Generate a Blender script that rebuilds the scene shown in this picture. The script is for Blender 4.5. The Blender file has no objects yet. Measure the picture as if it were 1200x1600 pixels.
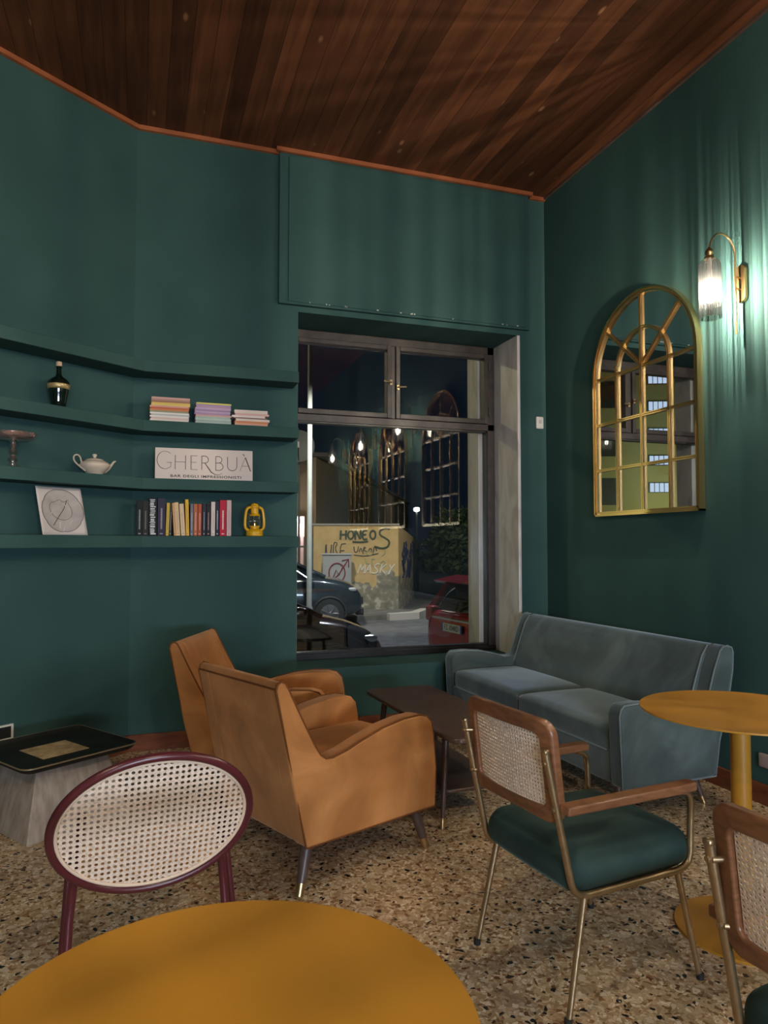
import bpy, bmesh, math, random
from math import sin, cos, pi, radians, sqrt, atan2
from mathutils import Vector, Matrix
R = random.Random(7)
S = bpy.context.scene
COL = S.collection

# ------------------------------------------------------------ camera, exposure, world
cam_d = bpy.data.cameras.new('camera'); cam = bpy.data.objects.new('camera', cam_d); COL.objects.link(cam)
cam_d.sensor_fit = 'VERTICAL'; cam_d.sensor_height = 36; cam_d.lens = 1109 / 1600 * 36
cam_d.clip_start = .02; cam_d.clip_end = 300
cam.location = (0, 0, 1.33)
cam.rotation_euler = (radians(90) + math.atan(49 / 1109), 0, radians(-18.9))
S.camera = cam
S.view_settings.view_transform = 'Standard'; S.view_settings.look = 'None'
S.view_settings.gamma = 1; S.view_settings.use_curve_mapping = False
S.view_settings.exposure = .10
W = bpy.data.worlds.new('night'); S.world = W; W.use_nodes = True
W.node_tree.nodes['Background'].inputs[0].default_value = (.003, .005, .010, 1)
W.node_tree.nodes['Background'].inputs[1].default_value = 1.0

def light(name, kind, loc, power, color, size=.1, rot=None, size_y=None, spread=None):
    d = bpy.data.lights.new(name, kind); d.energy = power; d.color = color
    if kind == 'AREA':
        d.size = size
        if size_y: d.shape = 'RECTANGLE'; d.size_y = size_y
        if spread: d.spread = spread
    else: d.shadow_soft_size = size
    if kind == 'SPOT': d.spot_size = radians(spread or 90); d.spot_blend = .6
    o = bpy.data.objects.new(name, d); COL.objects.link(o); o.location = loc
    if rot: o.rotation_euler = [radians(a) for a in rot]
    return o
WARM = (1, .80, .58); NEUT = (1, .90, .78); COOL = (.66, .80, 1)
SCONCE_L = 66000          # filament radiance
# behind the photographer: unseen pendants added for streaked light, plus a cool light
UNSEEN_PENDANTS = [((.55, -.95, 3.05), 1.0), ((-1.55, .35, 3.05), .9)]
light('display_counter_light', 'AREA', (.6, -4.25, 1.12), 250, COOL, 2.6, (90, 0, 0), .42)  # cool source behind the camera; the counter capping it is added
# the street
def aim(a, b):
    q = (Vector(b) - Vector(a)).to_track_quat('-Z', 'Y').to_euler(); return [math.degrees(v) for v in q]
light('street_light', 'SPOT', (5.2, 11.8, 6.8), 1300, (.85, .9, 1), .15, (0, 0, 0), None, 105)
light('street_light', 'SPOT', (3.2, 12.9, 4.2), 900, (1, .88, .70), .15, aim((3.2, 12.9, 4.2), (5.4, 18, .6)), None, 100)  # added wash for the graffiti wall, aimed away from the window
light('street_light', 'SPOT', (10.5, 14.5, 4.6), 500, (1, .90, .72), .15, aim((10.5, 14.5, 4.6), (8.6, 20.5, .8)), None, 95)  # added to brighten the graffiti wall's side face, shrubs and road
light('street_light', 'POINT', (-9, 18, 8), 1500, (1, .90, .52), .2)  # unseen lamp added to gild the mirror bars through the window
light('street_light', 'POINT', (-22.5, 29.5, 3.2), 900, (.95, 1, .55), .3)

# ------------------------------------------------------------ helpers
def nodes(m): return m.node_tree.nodes, m.node_tree.links
def mat(name, col, rough=.5, metal=0, **kw):
    m = bpy.data.materials.new(name); m.use_nodes = True
    b = m.node_tree.nodes['Principled BSDF']
    b.inputs['Base Color'].default_value = (*col, 1); b.inputs['Roughness'].default_value = rough
    b.inputs['Metallic'].default_value = metal
    for k, v in kw.items():
        k = k.replace('_', ' ')
        b.inputs[k].default_value = v
    return m
def N(m, t, **kw):
    n = m.node_tree.nodes.new(t)
    for k, v in kw.items():
        if k.startswith('i_'):
            key = k[2:]; key = int(key) if key.isdigit() else key.replace('_', ' ')
            n.inputs[key].default_value = v
        else: setattr(n, k, v)
    return n
def L(m, a, b): m.node_tree.links.new(a, b)
def ramp(m, fac, stops, interp='LINEAR'):
    n = N(m, 'ShaderNodeValToRGB'); n.color_ramp.interpolation = interp
    cr = n.color_ramp
    while len(cr.elements) < len(stops): cr.elements.new(.5)
    for e, (p, c) in zip(cr.elements, stops):
        e.position = p; e.color = (*c, 1) if len(c) == 3 else c
    L(m, fac, n.inputs[0]); return n
def noisy(name, stops, scale, rough=.5, stretch=(1, 1, 1), detail=4, bump=0, metal=0, coord='Object', dist=0, **kw):
    m = mat(name, stops[0][1], rough, metal, **kw)
    tc = N(m, 'ShaderNodeTexCoord'); mp = N(m, 'ShaderNodeMapping'); mp.inputs['Scale'].default_value = stretch
    L(m, tc.outputs[coord], mp.inputs[0])
    nz = N(m, 'ShaderNodeTexNoise'); nz.inputs['Scale'].default_value = scale; nz.inputs['Detail'].default_value = detail
    nz.inputs['Distortion'].default_value = dist
    L(m, mp.outputs[0], nz.inputs[0])
    r = ramp(m, nz.outputs[0], stops)
    b = m.node_tree.nodes['Principled BSDF']; L(m, r.outputs[0], b.inputs['Base Color'])
    if bump:
        bp = N(m, 'ShaderNodeBump'); bp.inputs['Strength'].default_value = bump; bp.inputs['Distance'].default_value = .01
        L(m, nz.outputs[0], bp.inputs['Height']); L(m, bp.outputs[0], b.inputs['Normal'])
    return m

class MB:
    def __init__(s): s.v = []; s.f = []
    def add(s, vs, fs):
        k = len(s.v); s.v += [tuple(v) for v in vs]; s.f += [tuple(i + k for i in f) for f in fs]; return s
    def box(s, x0, x1, y0, y1, z0, z1):
        v = [(x, y, z) for x in (x0, x1) for y in (y0, y1) for z in (z0, z1)]
        return s.add(v, [(0, 1, 3, 2), (4, 6, 7, 5), (0, 4, 5, 1), (2, 3, 7, 6), (0, 2, 6, 4), (1, 5, 7, 3)])
    def obox(s, c, half, M):
        v = [Vector(c) + M @ Vector((x * half[0], y * half[1], z * half[2])) for x in (-1, 1) for y in (-1, 1) for z in (-1, 1)]
        return s.add(v, [(0, 1, 3, 2), (4, 6, 7, 5), (0, 4, 5, 1), (2, 3, 7, 6), (0, 2, 6, 4), (1, 5, 7, 3)])
    def tube(s, pts, r, n=10, closed=False, flat=1.0, up=None):
        P = [Vector(p) for p in pts]; m = len(P); rr = r if isinstance(r, (list, tuple)) else [r] * m
        T = []
        for i in range(m):
            if closed: t = P[(i + 1) % m] - P[i - 1]
            else: t = P[min(i + 1, m - 1)] - P[max(i - 1, 0)]
            T.append(t.normalized() if t.length > 1e-9 else Vector((0, 0, 1)))
        u = Vector(up) if up else (Vector((0, 0, 1)) if abs(T[0].z) < .9 else Vector((1, 0, 0)))
        vs = []; fs = []
        for i in range(m):
            a = u - T[i] * u.dot(T[i])
            if a.length < 1e-6: a = T[i].orthogonal()
            a.normalize(); b = T[i].cross(a)
            if not up: u = a
            for k in range(n):
                th = 2 * pi * k / n
                vs.append(P[i] + a * (rr[i] * cos(th)) + b * (rr[i] * flat * sin(th)))
        for i in range(m if closed else m - 1):
            j = (i + 1) % m
            for k in range(n): fs.append((i * n + k, i * n + (k + 1) % n, j * n + (k + 1) % n, j * n + k))
        if not closed:
            fs.append(tuple(range(n - 1, -1, -1))); fs.append(tuple((m - 1) * n + k for k in range(n)))
        return s.add(vs, fs)
    def lathe(s, prof, n=32, c=(0, 0, 0), cap=True, mod=None):
        vs = []; fs = []
        for i, (r, z) in enumerate(prof):
            for k in range(n):
                th = 2 * pi * k / n; q = r * (mod(th) if mod else 1)
                vs.append((c[0] + q * cos(th), c[1] + q * sin(th), c[2] + z))
        for i in range(len(prof) - 1):
            for k in range(n): fs.append((i * n + k, i * n + (k + 1) % n, (i + 1) * n + (k + 1) % n, (i + 1) * n + k))
        if cap:
            if prof[0][0] > 1e-4: fs.append(tuple(range(n - 1, -1, -1)))
            if prof[-1][0] > 1e-4: fs.append(tuple((len(prof) - 1) * n + k for k in range(n)))
        return s.add(vs, fs)
    def prism(s, poly, a, b, plane='xz'):
        """poly in the named plane, extruded from a to b along the third axis"""
        f = {'xz': lambda p, t: (p[0], t, p[1]), 'xy': lambda p, t: (p[0], p[1], t), 'yz': lambda p, t: (t, p[0], p[1])}[plane]
        n = len(poly); vs = [f(p, a) for p in poly] + [f(p, b) for p in poly]
        fs = [(i, (i + 1) % n, n + (i + 1) % n, n + i) for i in range(n)] + [tuple(range(n - 1, -1, -1)), tuple(range(n, 2 * n))]
        return s.add(vs, fs)
    def rbox(s, lo, hi, r, n=8, puff=(0, 0, 0)):
        """rounded box, optional crowned faces"""
        lo = Vector(lo); hi = Vector(hi); c = (lo + hi) / 2; h = (hi - lo) / 2
        r = min(r, h.x, h.y, h.z) * .999; idx = {}; vs = []; fs = []
        def g(i):      # -1..1, denser near the ends
            t = -1 + 2 * i / n; return t
        def put(a, b, d):
            key = (a, b, d)
            if key in idx: return idx[key]
            p = Vector((g(a), g(b), g(d)))
            q = Vector([math.copysign(abs(x) ** .7, x) * hh for x, hh in zip(p, h)])
            inn = Vector([max(-(hh - r), min(hh - r, x)) for x, hh in zip(q, h)])
            dd = q - inn
            if dd.length > 1e-9: q = inn + dd.normalized() * r
            w = [(1 - p[(k + 1) % 3] ** 2) * (1 - p[(k + 2) % 3] ** 2) for k in range(3)]
            q = Vector([q[k] + (puff[k] * w[k] * (1 if p[k] > 0 else -1) if abs(p[k]) > .99 else 0) for k in range(3)])
            idx[key] = len(vs); vs.append(q + c); return idx[key]
        for i in range(n):
            for j in range(n):
                for d in (0, n):
                    fs.append([put(i, j, d), put(i + 1, j, d), put(i + 1, j + 1, d), put(i, j + 1, d)][::1 if d else -1])
                    fs.append([put(i, d, j), put(i, d, j + 1), put(i + 1, d, j + 1), put(i + 1, d, j)][::1 if d else -1])
                    fs.append([put(d, i, j), put(d, i + 1, j), put(d, i + 1, j + 1), put(d, i, j + 1)][::1 if d else -1])
        return s.add(vs, fs)
    def build(s, name, m, parent=None, bevel=0, seg=2, smooth=True, ang=40, sub=0, loc=None, rz=None, solid=0):
        me = bpy.data.meshes.new(name); me.from_pydata(s.v, [], s.f); me.validate(); me.update()
        bm = bmesh.new(); bm.from_mesh(me); bmesh.ops.recalc_face_normals(bm, faces=bm.faces); bm.to_mesh(me); bm.free()
        if smooth:
            for p in me.polygons: p.use_smooth = True
            me.set_sharp_from_angle(angle=radians(ang))
        o = bpy.data.objects.new(name, me); COL.objects.link(o)
        if m: me.materials.append(m)
        if parent: o.parent = parent
        if loc: o.location = loc
        if rz is not None: o.rotation_euler.z = rz
        if solid: md = o.modifiers.new('s', 'SOLIDIFY'); md.thickness = solid; md.offset = 0
        if bevel:
            md = o.modifiers.new('b', 'BEVEL'); md.width = bevel; md.segments = seg; md.limit_method = 'ANGLE'; md.angle_limit = radians(35)
            md.harden_normals = False
        if sub: md = o.modifiers.new('u', 'SUBSURF'); md.levels = sub; md.render_levels = sub
        return o
def tag(o, label, cat, group=None, kind=None):
    o['label'] = label; o['category'] = cat
    if group: o['group'] = group
    if kind: o['kind'] = kind
    return o
def struct(o, label=None):
    o['kind'] = 'structure'
    if label: o['label'] = label
    return o
def thing(name, label, cat, loc=(0, 0, 0), rz=0, group=None, rx=0, ry=0):
    o = bpy.data.objects.new(name, None); COL.objects.link(o); o.location = loc; o.rotation_euler = (rx, ry, rz)
    o.empty_display_size = .1
    return tag(o, label, cat, group)
def dup(o, parent=None, loc=None, rz=None, label=None):
    c = o.copy(); COL.objects.link(c)
    if parent: c.parent = parent
    if loc: c.location = loc
    if rz is not None: c.rotation_euler.z = rz
    if label: c['label'] = label
    for ch in list(o.children): dup(ch, c)
    return c
def text_obj(name, s, size, m, parent, loc, rot, extrude=.0006, spacing=1.0, sx=1, bold=0):
    cu = bpy.data.curves.new(name, 'FONT'); cu.body = s; cu.size = size; cu.extrude = extrude; cu.align_x = 'CENTER'; cu.align_y = 'CENTER'
    cu.space_character = spacing; cu.offset = bold
    t = bpy.data.objects.new('tmp', cu); COL.objects.link(t)
    bpy.context.view_layer.update()
    me = bpy.data.meshes.new_from_object(t.evaluated_get(bpy.context.evaluated_depsgraph_get()))
    bpy.data.objects.remove(t)
    o = bpy.data.objects.new(name, me); COL.objects.link(o); me.materials.clear(); me.materials.append(m)
    if parent: o.parent = parent
    o.location = loc; o.rotation_euler = rot; o.scale = (sx, 1, 1)
    return o
def arc(cx, cy, r, a0, a1, n=10, ry=None):
    ry = ry or r
    return [(cx + r * cos(radians(a0 + (a1 - a0) * i / n)), cy + ry * sin(radians(a0 + (a1 - a0) * i / n))) for i in range(n + 1)]
def smooth_poly(P, it=2, closed=True):
    for _ in range(it):
        Q = []; n = len(P)
        for i in range(n if closed else n - 1):
            a, b = P[i], P[(i + 1) % n]
            Q += [tuple(a[k] * .75 + b[k] * .25 for k in range(len(a))), tuple(a[k] * .25 + b[k] * .75 for k in range(len(a)))]
        if not closed: Q = [P[0]] + Q + [P[-1]]
        P = Q
    return P

# ------------------------------------------------------------ materials
GREEN = noisy('green_wall_paint', [(.3, (.034, .079, .073)), (.7, (.043, .096, .089))], 2.2, .75, detail=5, bump=.05, Specular_IOR_Level=.12)
SHELFG = noisy('green_shelf_paint', [(.3, (.033, .080, .071)), (.7, (.041, .092, .082))], 4, .65, bump=.04, Specular_IOR_Level=.15)
TRIM = noisy('red_brown_trim', [(.3, (.30, .085, .03)), (.7, (.42, .13, .05))], 6, .5)
BASEB = noisy('red_brown_baseboard', [(.3, (.13, .038, .015)), (.7, (.22, .07, .028))], 8, .6, stretch=(1, 1, 3), Specular_IOR_Level=.2)
MARBLE = noisy('grey_white_marble', [(.3, (.55, .47, .43)), (.5, (.74, .66, .61)), (.75, (.82, .75, .70))], 7, .3, stretch=(1, 1, .35), dist=1.2)
FRAME = noisy('brown_window_frame', [(.3, (.034, .025, .021)), (.7, (.068, .050, .043))], 14, .45, bump=.05)
BLACKF = mat('black_worn_rail', (.012, .011, .011), .4)
BRASS = mat('brushed_brass', (.62, .42, .20), .32, 1)
GOLD = mat('gold_metal', (.83, .58, .27), .27, 1)
DBRASS = noisy('aged_brass', [(.3, (.38, .27, .15)), (.7, (.50, .36, .20))], 30, .38, metal=.9)
MIRROR = mat('mirror_glass', (.86, .88, .88), .004, 1)
DWOOD = noisy('dark_walnut', [(.25, (.060, .034, .025)), (.6, (.105, .062, .046)), (.8, (.135, .085, .065))], 9, .38, stretch=(8, 1, 1), detail=6, Specular_IOR_Level=.5)
CWOOD = noisy('chair_walnut', [(.25, (.15, .058, .025)), (.6, (.25, .105, .047)), (.85, (.32, .145, .068))], 8, .30, stretch=(3, 3, 12), detail=6)
WWOOD = noisy('weathered_wood', [(.25, (.22, .165, .12)), (.55, (.34, .27, .21)), (.8, (.42, .35, .28))], 8, .6, stretch=(5, 5, .8), detail=6, bump=.1)
BLACKTOP = noisy('black_lacquer', [(.3, (.010, .010, .008)), (.7, (.018, .018, .014))], 8, .5, Specular_IOR_Level=.2)
CORK = noisy('cork_inlay', [(.3, (.30, .20, .09)), (.6, (.50, .36, .19)), (.8, (.62, .47, .28))], 22, .6, detail=8)
MUSTARD = noisy('mustard_lacquer', [(.3, (.43, .195, .018)), (.7, (.49, .23, .024))], 3, .36, bump=.01)
BURG = mat('burgundy_lacquer', (.085, .014, .018), .28)
CREAM = mat('cream_cane_rim', (.72, .55, .40), .5)
CANE = noisy('woven_cane', [(.3, (.66, .49, .36)), (.5, (.84, .66, .51)), (.75, (.90, .77, .63))], 140, .5, detail=2, bump=.3)
TERRTAN = mat('tan_velvet', (.62, .29, .08), .8, Sheen_Weight=.4)
CHROME = mat('chrome', (.8, .8, .8), .12, 1)
WHITEP = mat('white_plastic', (.72, .68, .62), .4)
DARKP = mat('dark_plastic', (.02, .02, .02), .4)
BLACKR = mat('black_rubber', (.012, .012, .012), .7)

def velvet(name, c1, c2, c3, sheen=.6, tint=(1, 1, 1), sc=3.2):
    m = noisy(name, [(.32, c1), (.5, c2), (.66, c3)], sc, .82, detail=5, dist=1.4, Sheen_Weight=sheen, Sheen_Roughness=.35)
    b = m.node_tree.nodes['Principled BSDF']; b.inputs['Sheen Tint'].default_value = (*tint, 1)
    nz = N(m, 'ShaderNodeTexNoise'); nz.inputs['Scale'].default_value = 350
    bp = N(m, 'ShaderNodeBump'); bp.inputs['Strength'].default_value = .15; bp.inputs['Distance'].default_value = .002
    L(m, nz.outputs[0], bp.inputs['Height']); L(m, bp.outputs[0], b.inputs['Normal'])
    return m
OV = velvet('orange_velvet', (.33, .120, .026), (.43, .165, .040), (.54, .225, .064), .55, (1, .62, .35))
OPIPE = mat('orange_piping', (.15, .050, .012), .85, Specular_IOR_Level=.2)
SV = velvet('grey_blue_velvet', (.044, .066, .062), (.068, .096, .092), (.110, .144, .144), 1.0, (.75, .88, 1), 2.4)
SPIPE = mat('grey_blue_piping', (.14, .19, .20), .7, Sheen_Weight=.8)
GV = velvet('bottle_green_velvet', (.009, .030, .026), (.014, .040, .034), (.020, .048, .040), .12, (.5, .9, .8), 5)

def make_terrazzo():
    m = mat('terrazzo', (.4, .3, .2), .22); b = m.node_tree.nodes['Principled BSDF']
    tc = N(m, 'ShaderNodeTexCoord')
    wn = N(m, 'ShaderNodeTexNoise', i_Scale=30.0); L(m, tc.outputs['Object'], wn.inputs[0])
    wm = N(m, 'ShaderNodeMix', data_type='RGBA', blend_type='LINEAR_LIGHT'); wm.inputs[0].default_value = .022
    L(m, tc.outputs['Object'], wm.inputs[6]); L(m, wn.outputs['Color'], wm.inputs[7])
    def vor(scale, feat='F1', rnd=1.0):
        v = N(m, 'ShaderNodeTexVoronoi', feature=feat); v.inputs['Scale'].default_value = scale; v.inputs['Randomness'].default_value = rnd
        L(m, wm.outputs[2], v.inputs['Vector']); return v
    v1 = vor(74); e1 = vor(74, 'DISTANCE_TO_EDGE')
    sp = N(m, 'ShaderNodeSeparateColor'); L(m, v1.outputs['Color'], sp.inputs[0])
    chips = ramp(m, sp.outputs[0], [(0, (.22, .12, .055)), (.12, (.40, .26, .14)), (.35, (.54, .39, .23)), (.6, (.66, .51, .33)), (.80, (.78, .65, .47)), (.95, (.30, .14, .06))], 'CONSTANT')
    grout = ramp(m, e1.outputs['Distance'], [(.03, (0, 0, 0)), (.09, (1, 1, 1))])
    mx = N(m, 'ShaderNodeMix', data_type='RGBA'); mx.inputs[6].default_value = (.42, .29, .165, 1)
    L(m, grout.outputs[0], mx.inputs[0]); L(m, chips.outputs[0], mx.inputs[7])
    out = mx.outputs[2]
    for sc, thr, dist, col in [(26, .80, .34, (.62, .50, .36)), (34, .90, .30, (.17, .06, .028)), (30, .86, .26, (.012, .011, .012)), (52, .90, .42, (.020, .017, .017))]:
        v = vor(sc); s2 = N(m, 'ShaderNodeSeparateColor'); L(m, v.outputs['Color'], s2.inputs[0])
        a = N(m, 'ShaderNodeMath', operation='GREATER_THAN'); L(m, s2.outputs[1], a.inputs[0]); a.inputs[1].default_value = thr
        c = N(m, 'ShaderNodeMath', operation='LESS_THAN'); L(m, v.outputs['Distance'], c.inputs[0]); c.inputs[1].default_value = dist
        d = N(m, 'ShaderNodeMath', operation='MULTIPLY'); L(m, a.outputs[0], d.inputs[0]); L(m, c.outputs[0], d.inputs[1])
        x = N(m, 'ShaderNodeMix', data_type='RGBA'); L(m, d.outputs[0], x.inputs[0]); L(m, out, x.inputs[6]); x.inputs[7].default_value = (*col, 1)
        out = x.outputs[2]
    L(m, out, b.inputs['Base Color'])
    r = N(m, 'ShaderNodeTexNoise', i_Scale=3.0); L(m, tc.outputs['Object'], r.inputs[0])
    rr = ramp(m, r.outputs[0], [(.3, (.16, .16, .16)), (.7, (.30, .30, .30))]); L(m, rr.outputs[0], b.inputs['Roughness'])
    return m
TERR = make_terrazzo()

def make_planks():
    m = mat('ceiling_planks', (.1, .04, .02), .55, Specular_IOR_Level=.25); b = m.node_tree.nodes['Principled BSDF']
    tc = N(m, 'ShaderNodeTexCoord'); sp = N(m, 'ShaderNodeSeparateXYZ'); L(m, tc.outputs['Object'], sp.inputs[0])
    dv = N(m, 'ShaderNodeMath', operation='DIVIDE'); L(m, sp.outputs[0], dv.inputs[0]); dv.inputs[1].default_value = .118
    fl = N(m, 'ShaderNodeMath', operation='FLOOR'); L(m, dv.outputs[0], fl.inputs[0])
    fr = N(m, 'ShaderNodeMath', operation='FRACT'); L(m, dv.outputs[0], fr.inputs[0])
    wn = N(m, 'ShaderNodeTexWhiteNoise', noise_dimensions='1D'); L(m, fl.outputs[0], wn.inputs['W'])
    mp = N(m, 'ShaderNodeMapping'); mp.inputs['Scale'].default_value = (14, .9, 1)
    off = N(m, 'ShaderNodeVectorMath', operation='MULTIPLY_ADD'); L(m, wn.outputs['Color'], off.inputs[0]); off.inputs[1].default_value = (7, 9, 3)
    L(m, tc.outputs['Object'], off.inputs[2]); L(m, off.outputs[0], mp.inputs[0])
    nz = N(m, 'ShaderNodeTexNoise', i_Scale=1.6, i_Detail=8.0, i_Distortion=.6); L(m, mp.outputs[0], nz.inputs[0])
    g = ramp(m, nz.outputs[0], [(.2, (.060, .022, .010)), (.5, (.120, .043, .018)), (.8, (.19, .072, .031))])
    vr = ramp(m, wn.outputs['Value'], [(0, (.55, .54, .53)), (.45, (.82, .81, .80)), (1, (1.2, 1.16, 1.12))])
    mu = N(m, 'ShaderNodeMix', data_type='RGBA', blend_type='MULTIPLY'); mu.inputs[0].default_value = 1
    L(m, g.outputs[0], mu.inputs[6]); L(m, vr.outputs[0], mu.inputs[7])
    # knots
    v = N(m, 'ShaderNodeTexVoronoi', i_Scale=3.6); mp2 = N(m, 'ShaderNodeMapping'); mp2.inputs['Scale'].default_value = (1.6, .7, 1)
    L(m, off.outputs[0], mp2.inputs[0]); L(m, mp2.outputs[0], v.inputs['Vector'])
    kr = ramp(m, v.outputs['Distance'], [(.04, (1, 1, 1)), (.10, (0, 0, 0))])
    km = N(m, 'ShaderNodeMix', data_type='RGBA'); L(m, kr.outputs[0], km.inputs[0]); L(m, mu.outputs[2], km.inputs[6]); km.inputs[7].default_value = (.28, .14, .07, 1)
    # seams
    pk = N(m, 'ShaderNodeMath', operation='PINGPONG'); L(m, fr.outputs[0], pk.inputs[0]); pk.inputs[1].default_value = .5
    sr = ramp(m, pk.outputs[0], [(.006, (.25, .25, .25)), (.022, (1, 1, 1))])
    sm = N(m, 'ShaderNodeMix', data_type='RGBA'); L(m, sr.outputs[0], sm.inputs[0]); sm.inputs[6].default_value = (.008, .004, .003, 1); L(m, km.outputs[2], sm.inputs[7])
    L(m, sm.outputs[2], b.inputs['Base Color'])
    bp = N(m, 'ShaderNodeBump', i_Strength=.35, i_Distance=.003); L(m, sr.outputs[0], bp.inputs['Height']); L(m, bp.outputs[0], b.inputs['Normal'])
    return m
PLANKS = make_planks()

def fres(m, ior):
    # same reflectance from either side of a pane
    g = N(m, 'ShaderNodeNewGeometry'); x = N(m, 'ShaderNodeMix', data_type='FLOAT'); L(m, g.outputs['Backfacing'], x.inputs[0])
    x.inputs[2].default_value = ior; x.inputs[3].default_value = 1 / ior
    f = N(m, 'ShaderNodeFresnel'); L(m, x.outputs[0], f.inputs[0]); return f
def make_glass(name, ior=1.6, tint=(.93, .95, .95), rough=0.0):
    m = bpy.data.materials.new(name); m.use_nodes = True; nt = m.node_tree; nt.nodes.clear()
    o = N(m, 'ShaderNodeOutputMaterial'); mx = N(m, 'ShaderNodeMixShader'); fr = fres(m, ior)
    t = N(m, 'ShaderNodeBsdfTransparent'); t.inputs[0].default_value = (*tint, 1); g = N(m, 'ShaderNodeBsdfGlossy'); g.inputs['Roughness'].default_value = rough
    L(m, fr.outputs[0], mx.inputs[0]); L(m, t.outputs[0], mx.inputs[1]); L(m, g.outputs[0], mx.inputs[2]); L(m, mx.outputs[0], o.inputs[0])
    return m
GLASS = make_glass('window_glass', 1.75)
CLEAR = make_glass('clear_glass', 1.6, (.96, .95, .93))
DARKGL = make_glass('dark_car_glass', 1.6, (.10, .12, .13))
BOTTLEG = mat('dark_bottle_glass', (.004, .010, .006), .05, 0, Coat_Weight=.5)
def make_fluted():
    """clear ribbed glass: how much passes varies rib by rib round the shade"""
    m = bpy.data.materials.new('fluted_glass'); m.use_nodes = True; nt = m.node_tree; nt.nodes.clear()
    o = N(m, 'ShaderNodeOutputMaterial'); mx = N(m, 'ShaderNodeMixShader'); fr = fres(m, 1.45)
    t = N(m, 'ShaderNodeBsdfTransparent'); g = N(m, 'ShaderNodeBsdfGlossy'); g.inputs['Roughness'].default_value = .05
    tc = N(m, 'ShaderNodeTexCoord'); sp = N(m, 'ShaderNodeSeparateXYZ'); L(m, tc.outputs['Object'], sp.inputs[0])
    a = N(m, 'ShaderNodeMath', operation='ARCTAN2'); L(m, sp.outputs[1], a.inputs[0]); L(m, sp.outputs[0], a.inputs[1])
    outs = []
    for sc, det in ((3.4, 1.0), (17.0, 1.5)):
        nz = N(m, 'ShaderNodeTexNoise', noise_dimensions='1D'); nz.inputs['Scale'].default_value = sc; nz.inputs['Detail'].default_value = det
        L(m, a.outputs[0], nz.inputs['W']); outs.append(nz.outputs[0])
    r1 = ramp(m, outs[0], [(.38, (.30, .29, .28)), (.58, (1, 1, 1))]); r2 = ramp(m, outs[1], [(.42, (.26, .255, .25)), (.56, (1, 1, 1))])
    mu = N(m, 'ShaderNodeMix', data_type='RGBA', blend_type='MULTIPLY'); mu.inputs[0].default_value = 1
    L(m, r1.outputs[0], mu.inputs[6]); L(m, r2.outputs[0], mu.inputs[7]); L(m, mu.outputs[2], t.inputs[0])
    # the ribs scatter a trace of the lamp's light
    tl = N(m, 'ShaderNodeBsdfTranslucent'); m2 = N(m, 'ShaderNodeMixShader'); m2.inputs[0].default_value = .006
    L(m, t.outputs[0], m2.inputs[1]); L(m, tl.outputs[0], m2.inputs[2])
    L(m, fr.outputs[0], mx.inputs[0]); L(m, m2.outputs[0], mx.inputs[1]); L(m, g.outputs[0], mx.inputs[2]); L(m, mx.outputs[0], o.inputs[0])
    return m
FLUTED = make_fluted()
def emis(name, col, s):
    m = bpy.data.materials.new(name); m.use_nodes = True; b = m.node_tree.nodes['Principled BSDF']
    b.inputs['Base Color'].default_value = (0, 0, 0, 1); b.inputs['Emission Color'].default_value = (*col, 1); b.inputs['Emission Strength'].default_value = s
    return m
FILA = emis('filament', (1, .88, .70), SCONCE_L)
def make_bulb():
    m = bpy.data.materials.new('bulb_glass'); m.use_nodes = True; m.node_tree.nodes.clear()
    o = N(m, 'ShaderNodeOutputMaterial'); ad = N(m, 'ShaderNodeAddShader'); t = N(m, 'ShaderNodeBsdfTransparent'); e = N(m, 'ShaderNodeEmission')
    e.inputs[0].default_value = (1, .88, .70, 1); e.inputs[1].default_value = 14
    L(m, t.outputs[0], ad.inputs[0]); L(m, e.outputs[0], ad.inputs[1]); L(m, ad.outputs[0], o.inputs[0]); return m
BULB = make_bulb()

# ------------------------------------------------------------ room shell
CZ = 4.10; YB = 4.88; XR = 3.03
BEND = Vector((-.06, YB)); DB = Vector((-.811, -.585)); NB = Vector((.585, -.811))
def pB(t, off, z): p = BEND + DB * t + NB * off; return Vector((p.x, p.y, z))
ANB = atan2(-DB.y, -DB.x)                # direction of the angled wall, left to right
TB = 3.1; CB = BEND + DB * TB
XL = CB.x; YF = -5.2
m = MB().prism([(XR + .05, YB + .05), (XR + .05, YF - .05), (XL - .05, YF - .05), (XL - .05, CB.y), (BEND.x, YB + .05)], -.12, 0, 'xy'); struct(m.build('floor', TERR, smooth=False))
m = MB().prism([(XR + .05, 5.4), (XR + .05, YF - .05), (XL - .05, YF - .05), (XL - .05, CB.y), (BEND.x - .03, 5.4)], CZ, CZ + .12, 'xy'); struct(m.build('ceiling', PLANKS, smooth=False))
YO = 5.52                                # street side of the thick wall
m = MB(); m.box(BEND.x, 1.01, YB, YO, 0, CZ); m.box(2.80, XR + .3, YB, YO, 0, CZ); m.box(1.01, 2.80, YB, YO, 2.965, CZ); m.box(1.01, 2.80, YB, YO, 0, .455)
struct(m.build('wall_back', GREEN, smooth=False))
e = BEND + DB * TB
struct(MB().prism([tuple(BEND), tuple(e), tuple(e - NB * .3), (BEND.x, YB + .4)], 0, CZ, 'xy').build('wall_angled', GREEN, smooth=False))
struct(MB().box(XR, XR + .3, YF, YB, 0, CZ).build('wall_right', GREEN, smooth=False))
struct(MB().box(XL - .3, XL, YF, CB.y, 0, CZ).build('wall_left', GREEN, smooth=False))
struct(MB().box(XL - .3, XR + .3, YF - .3, YF, 0, CZ).build('wall_front', GREEN, smooth=False))
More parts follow.
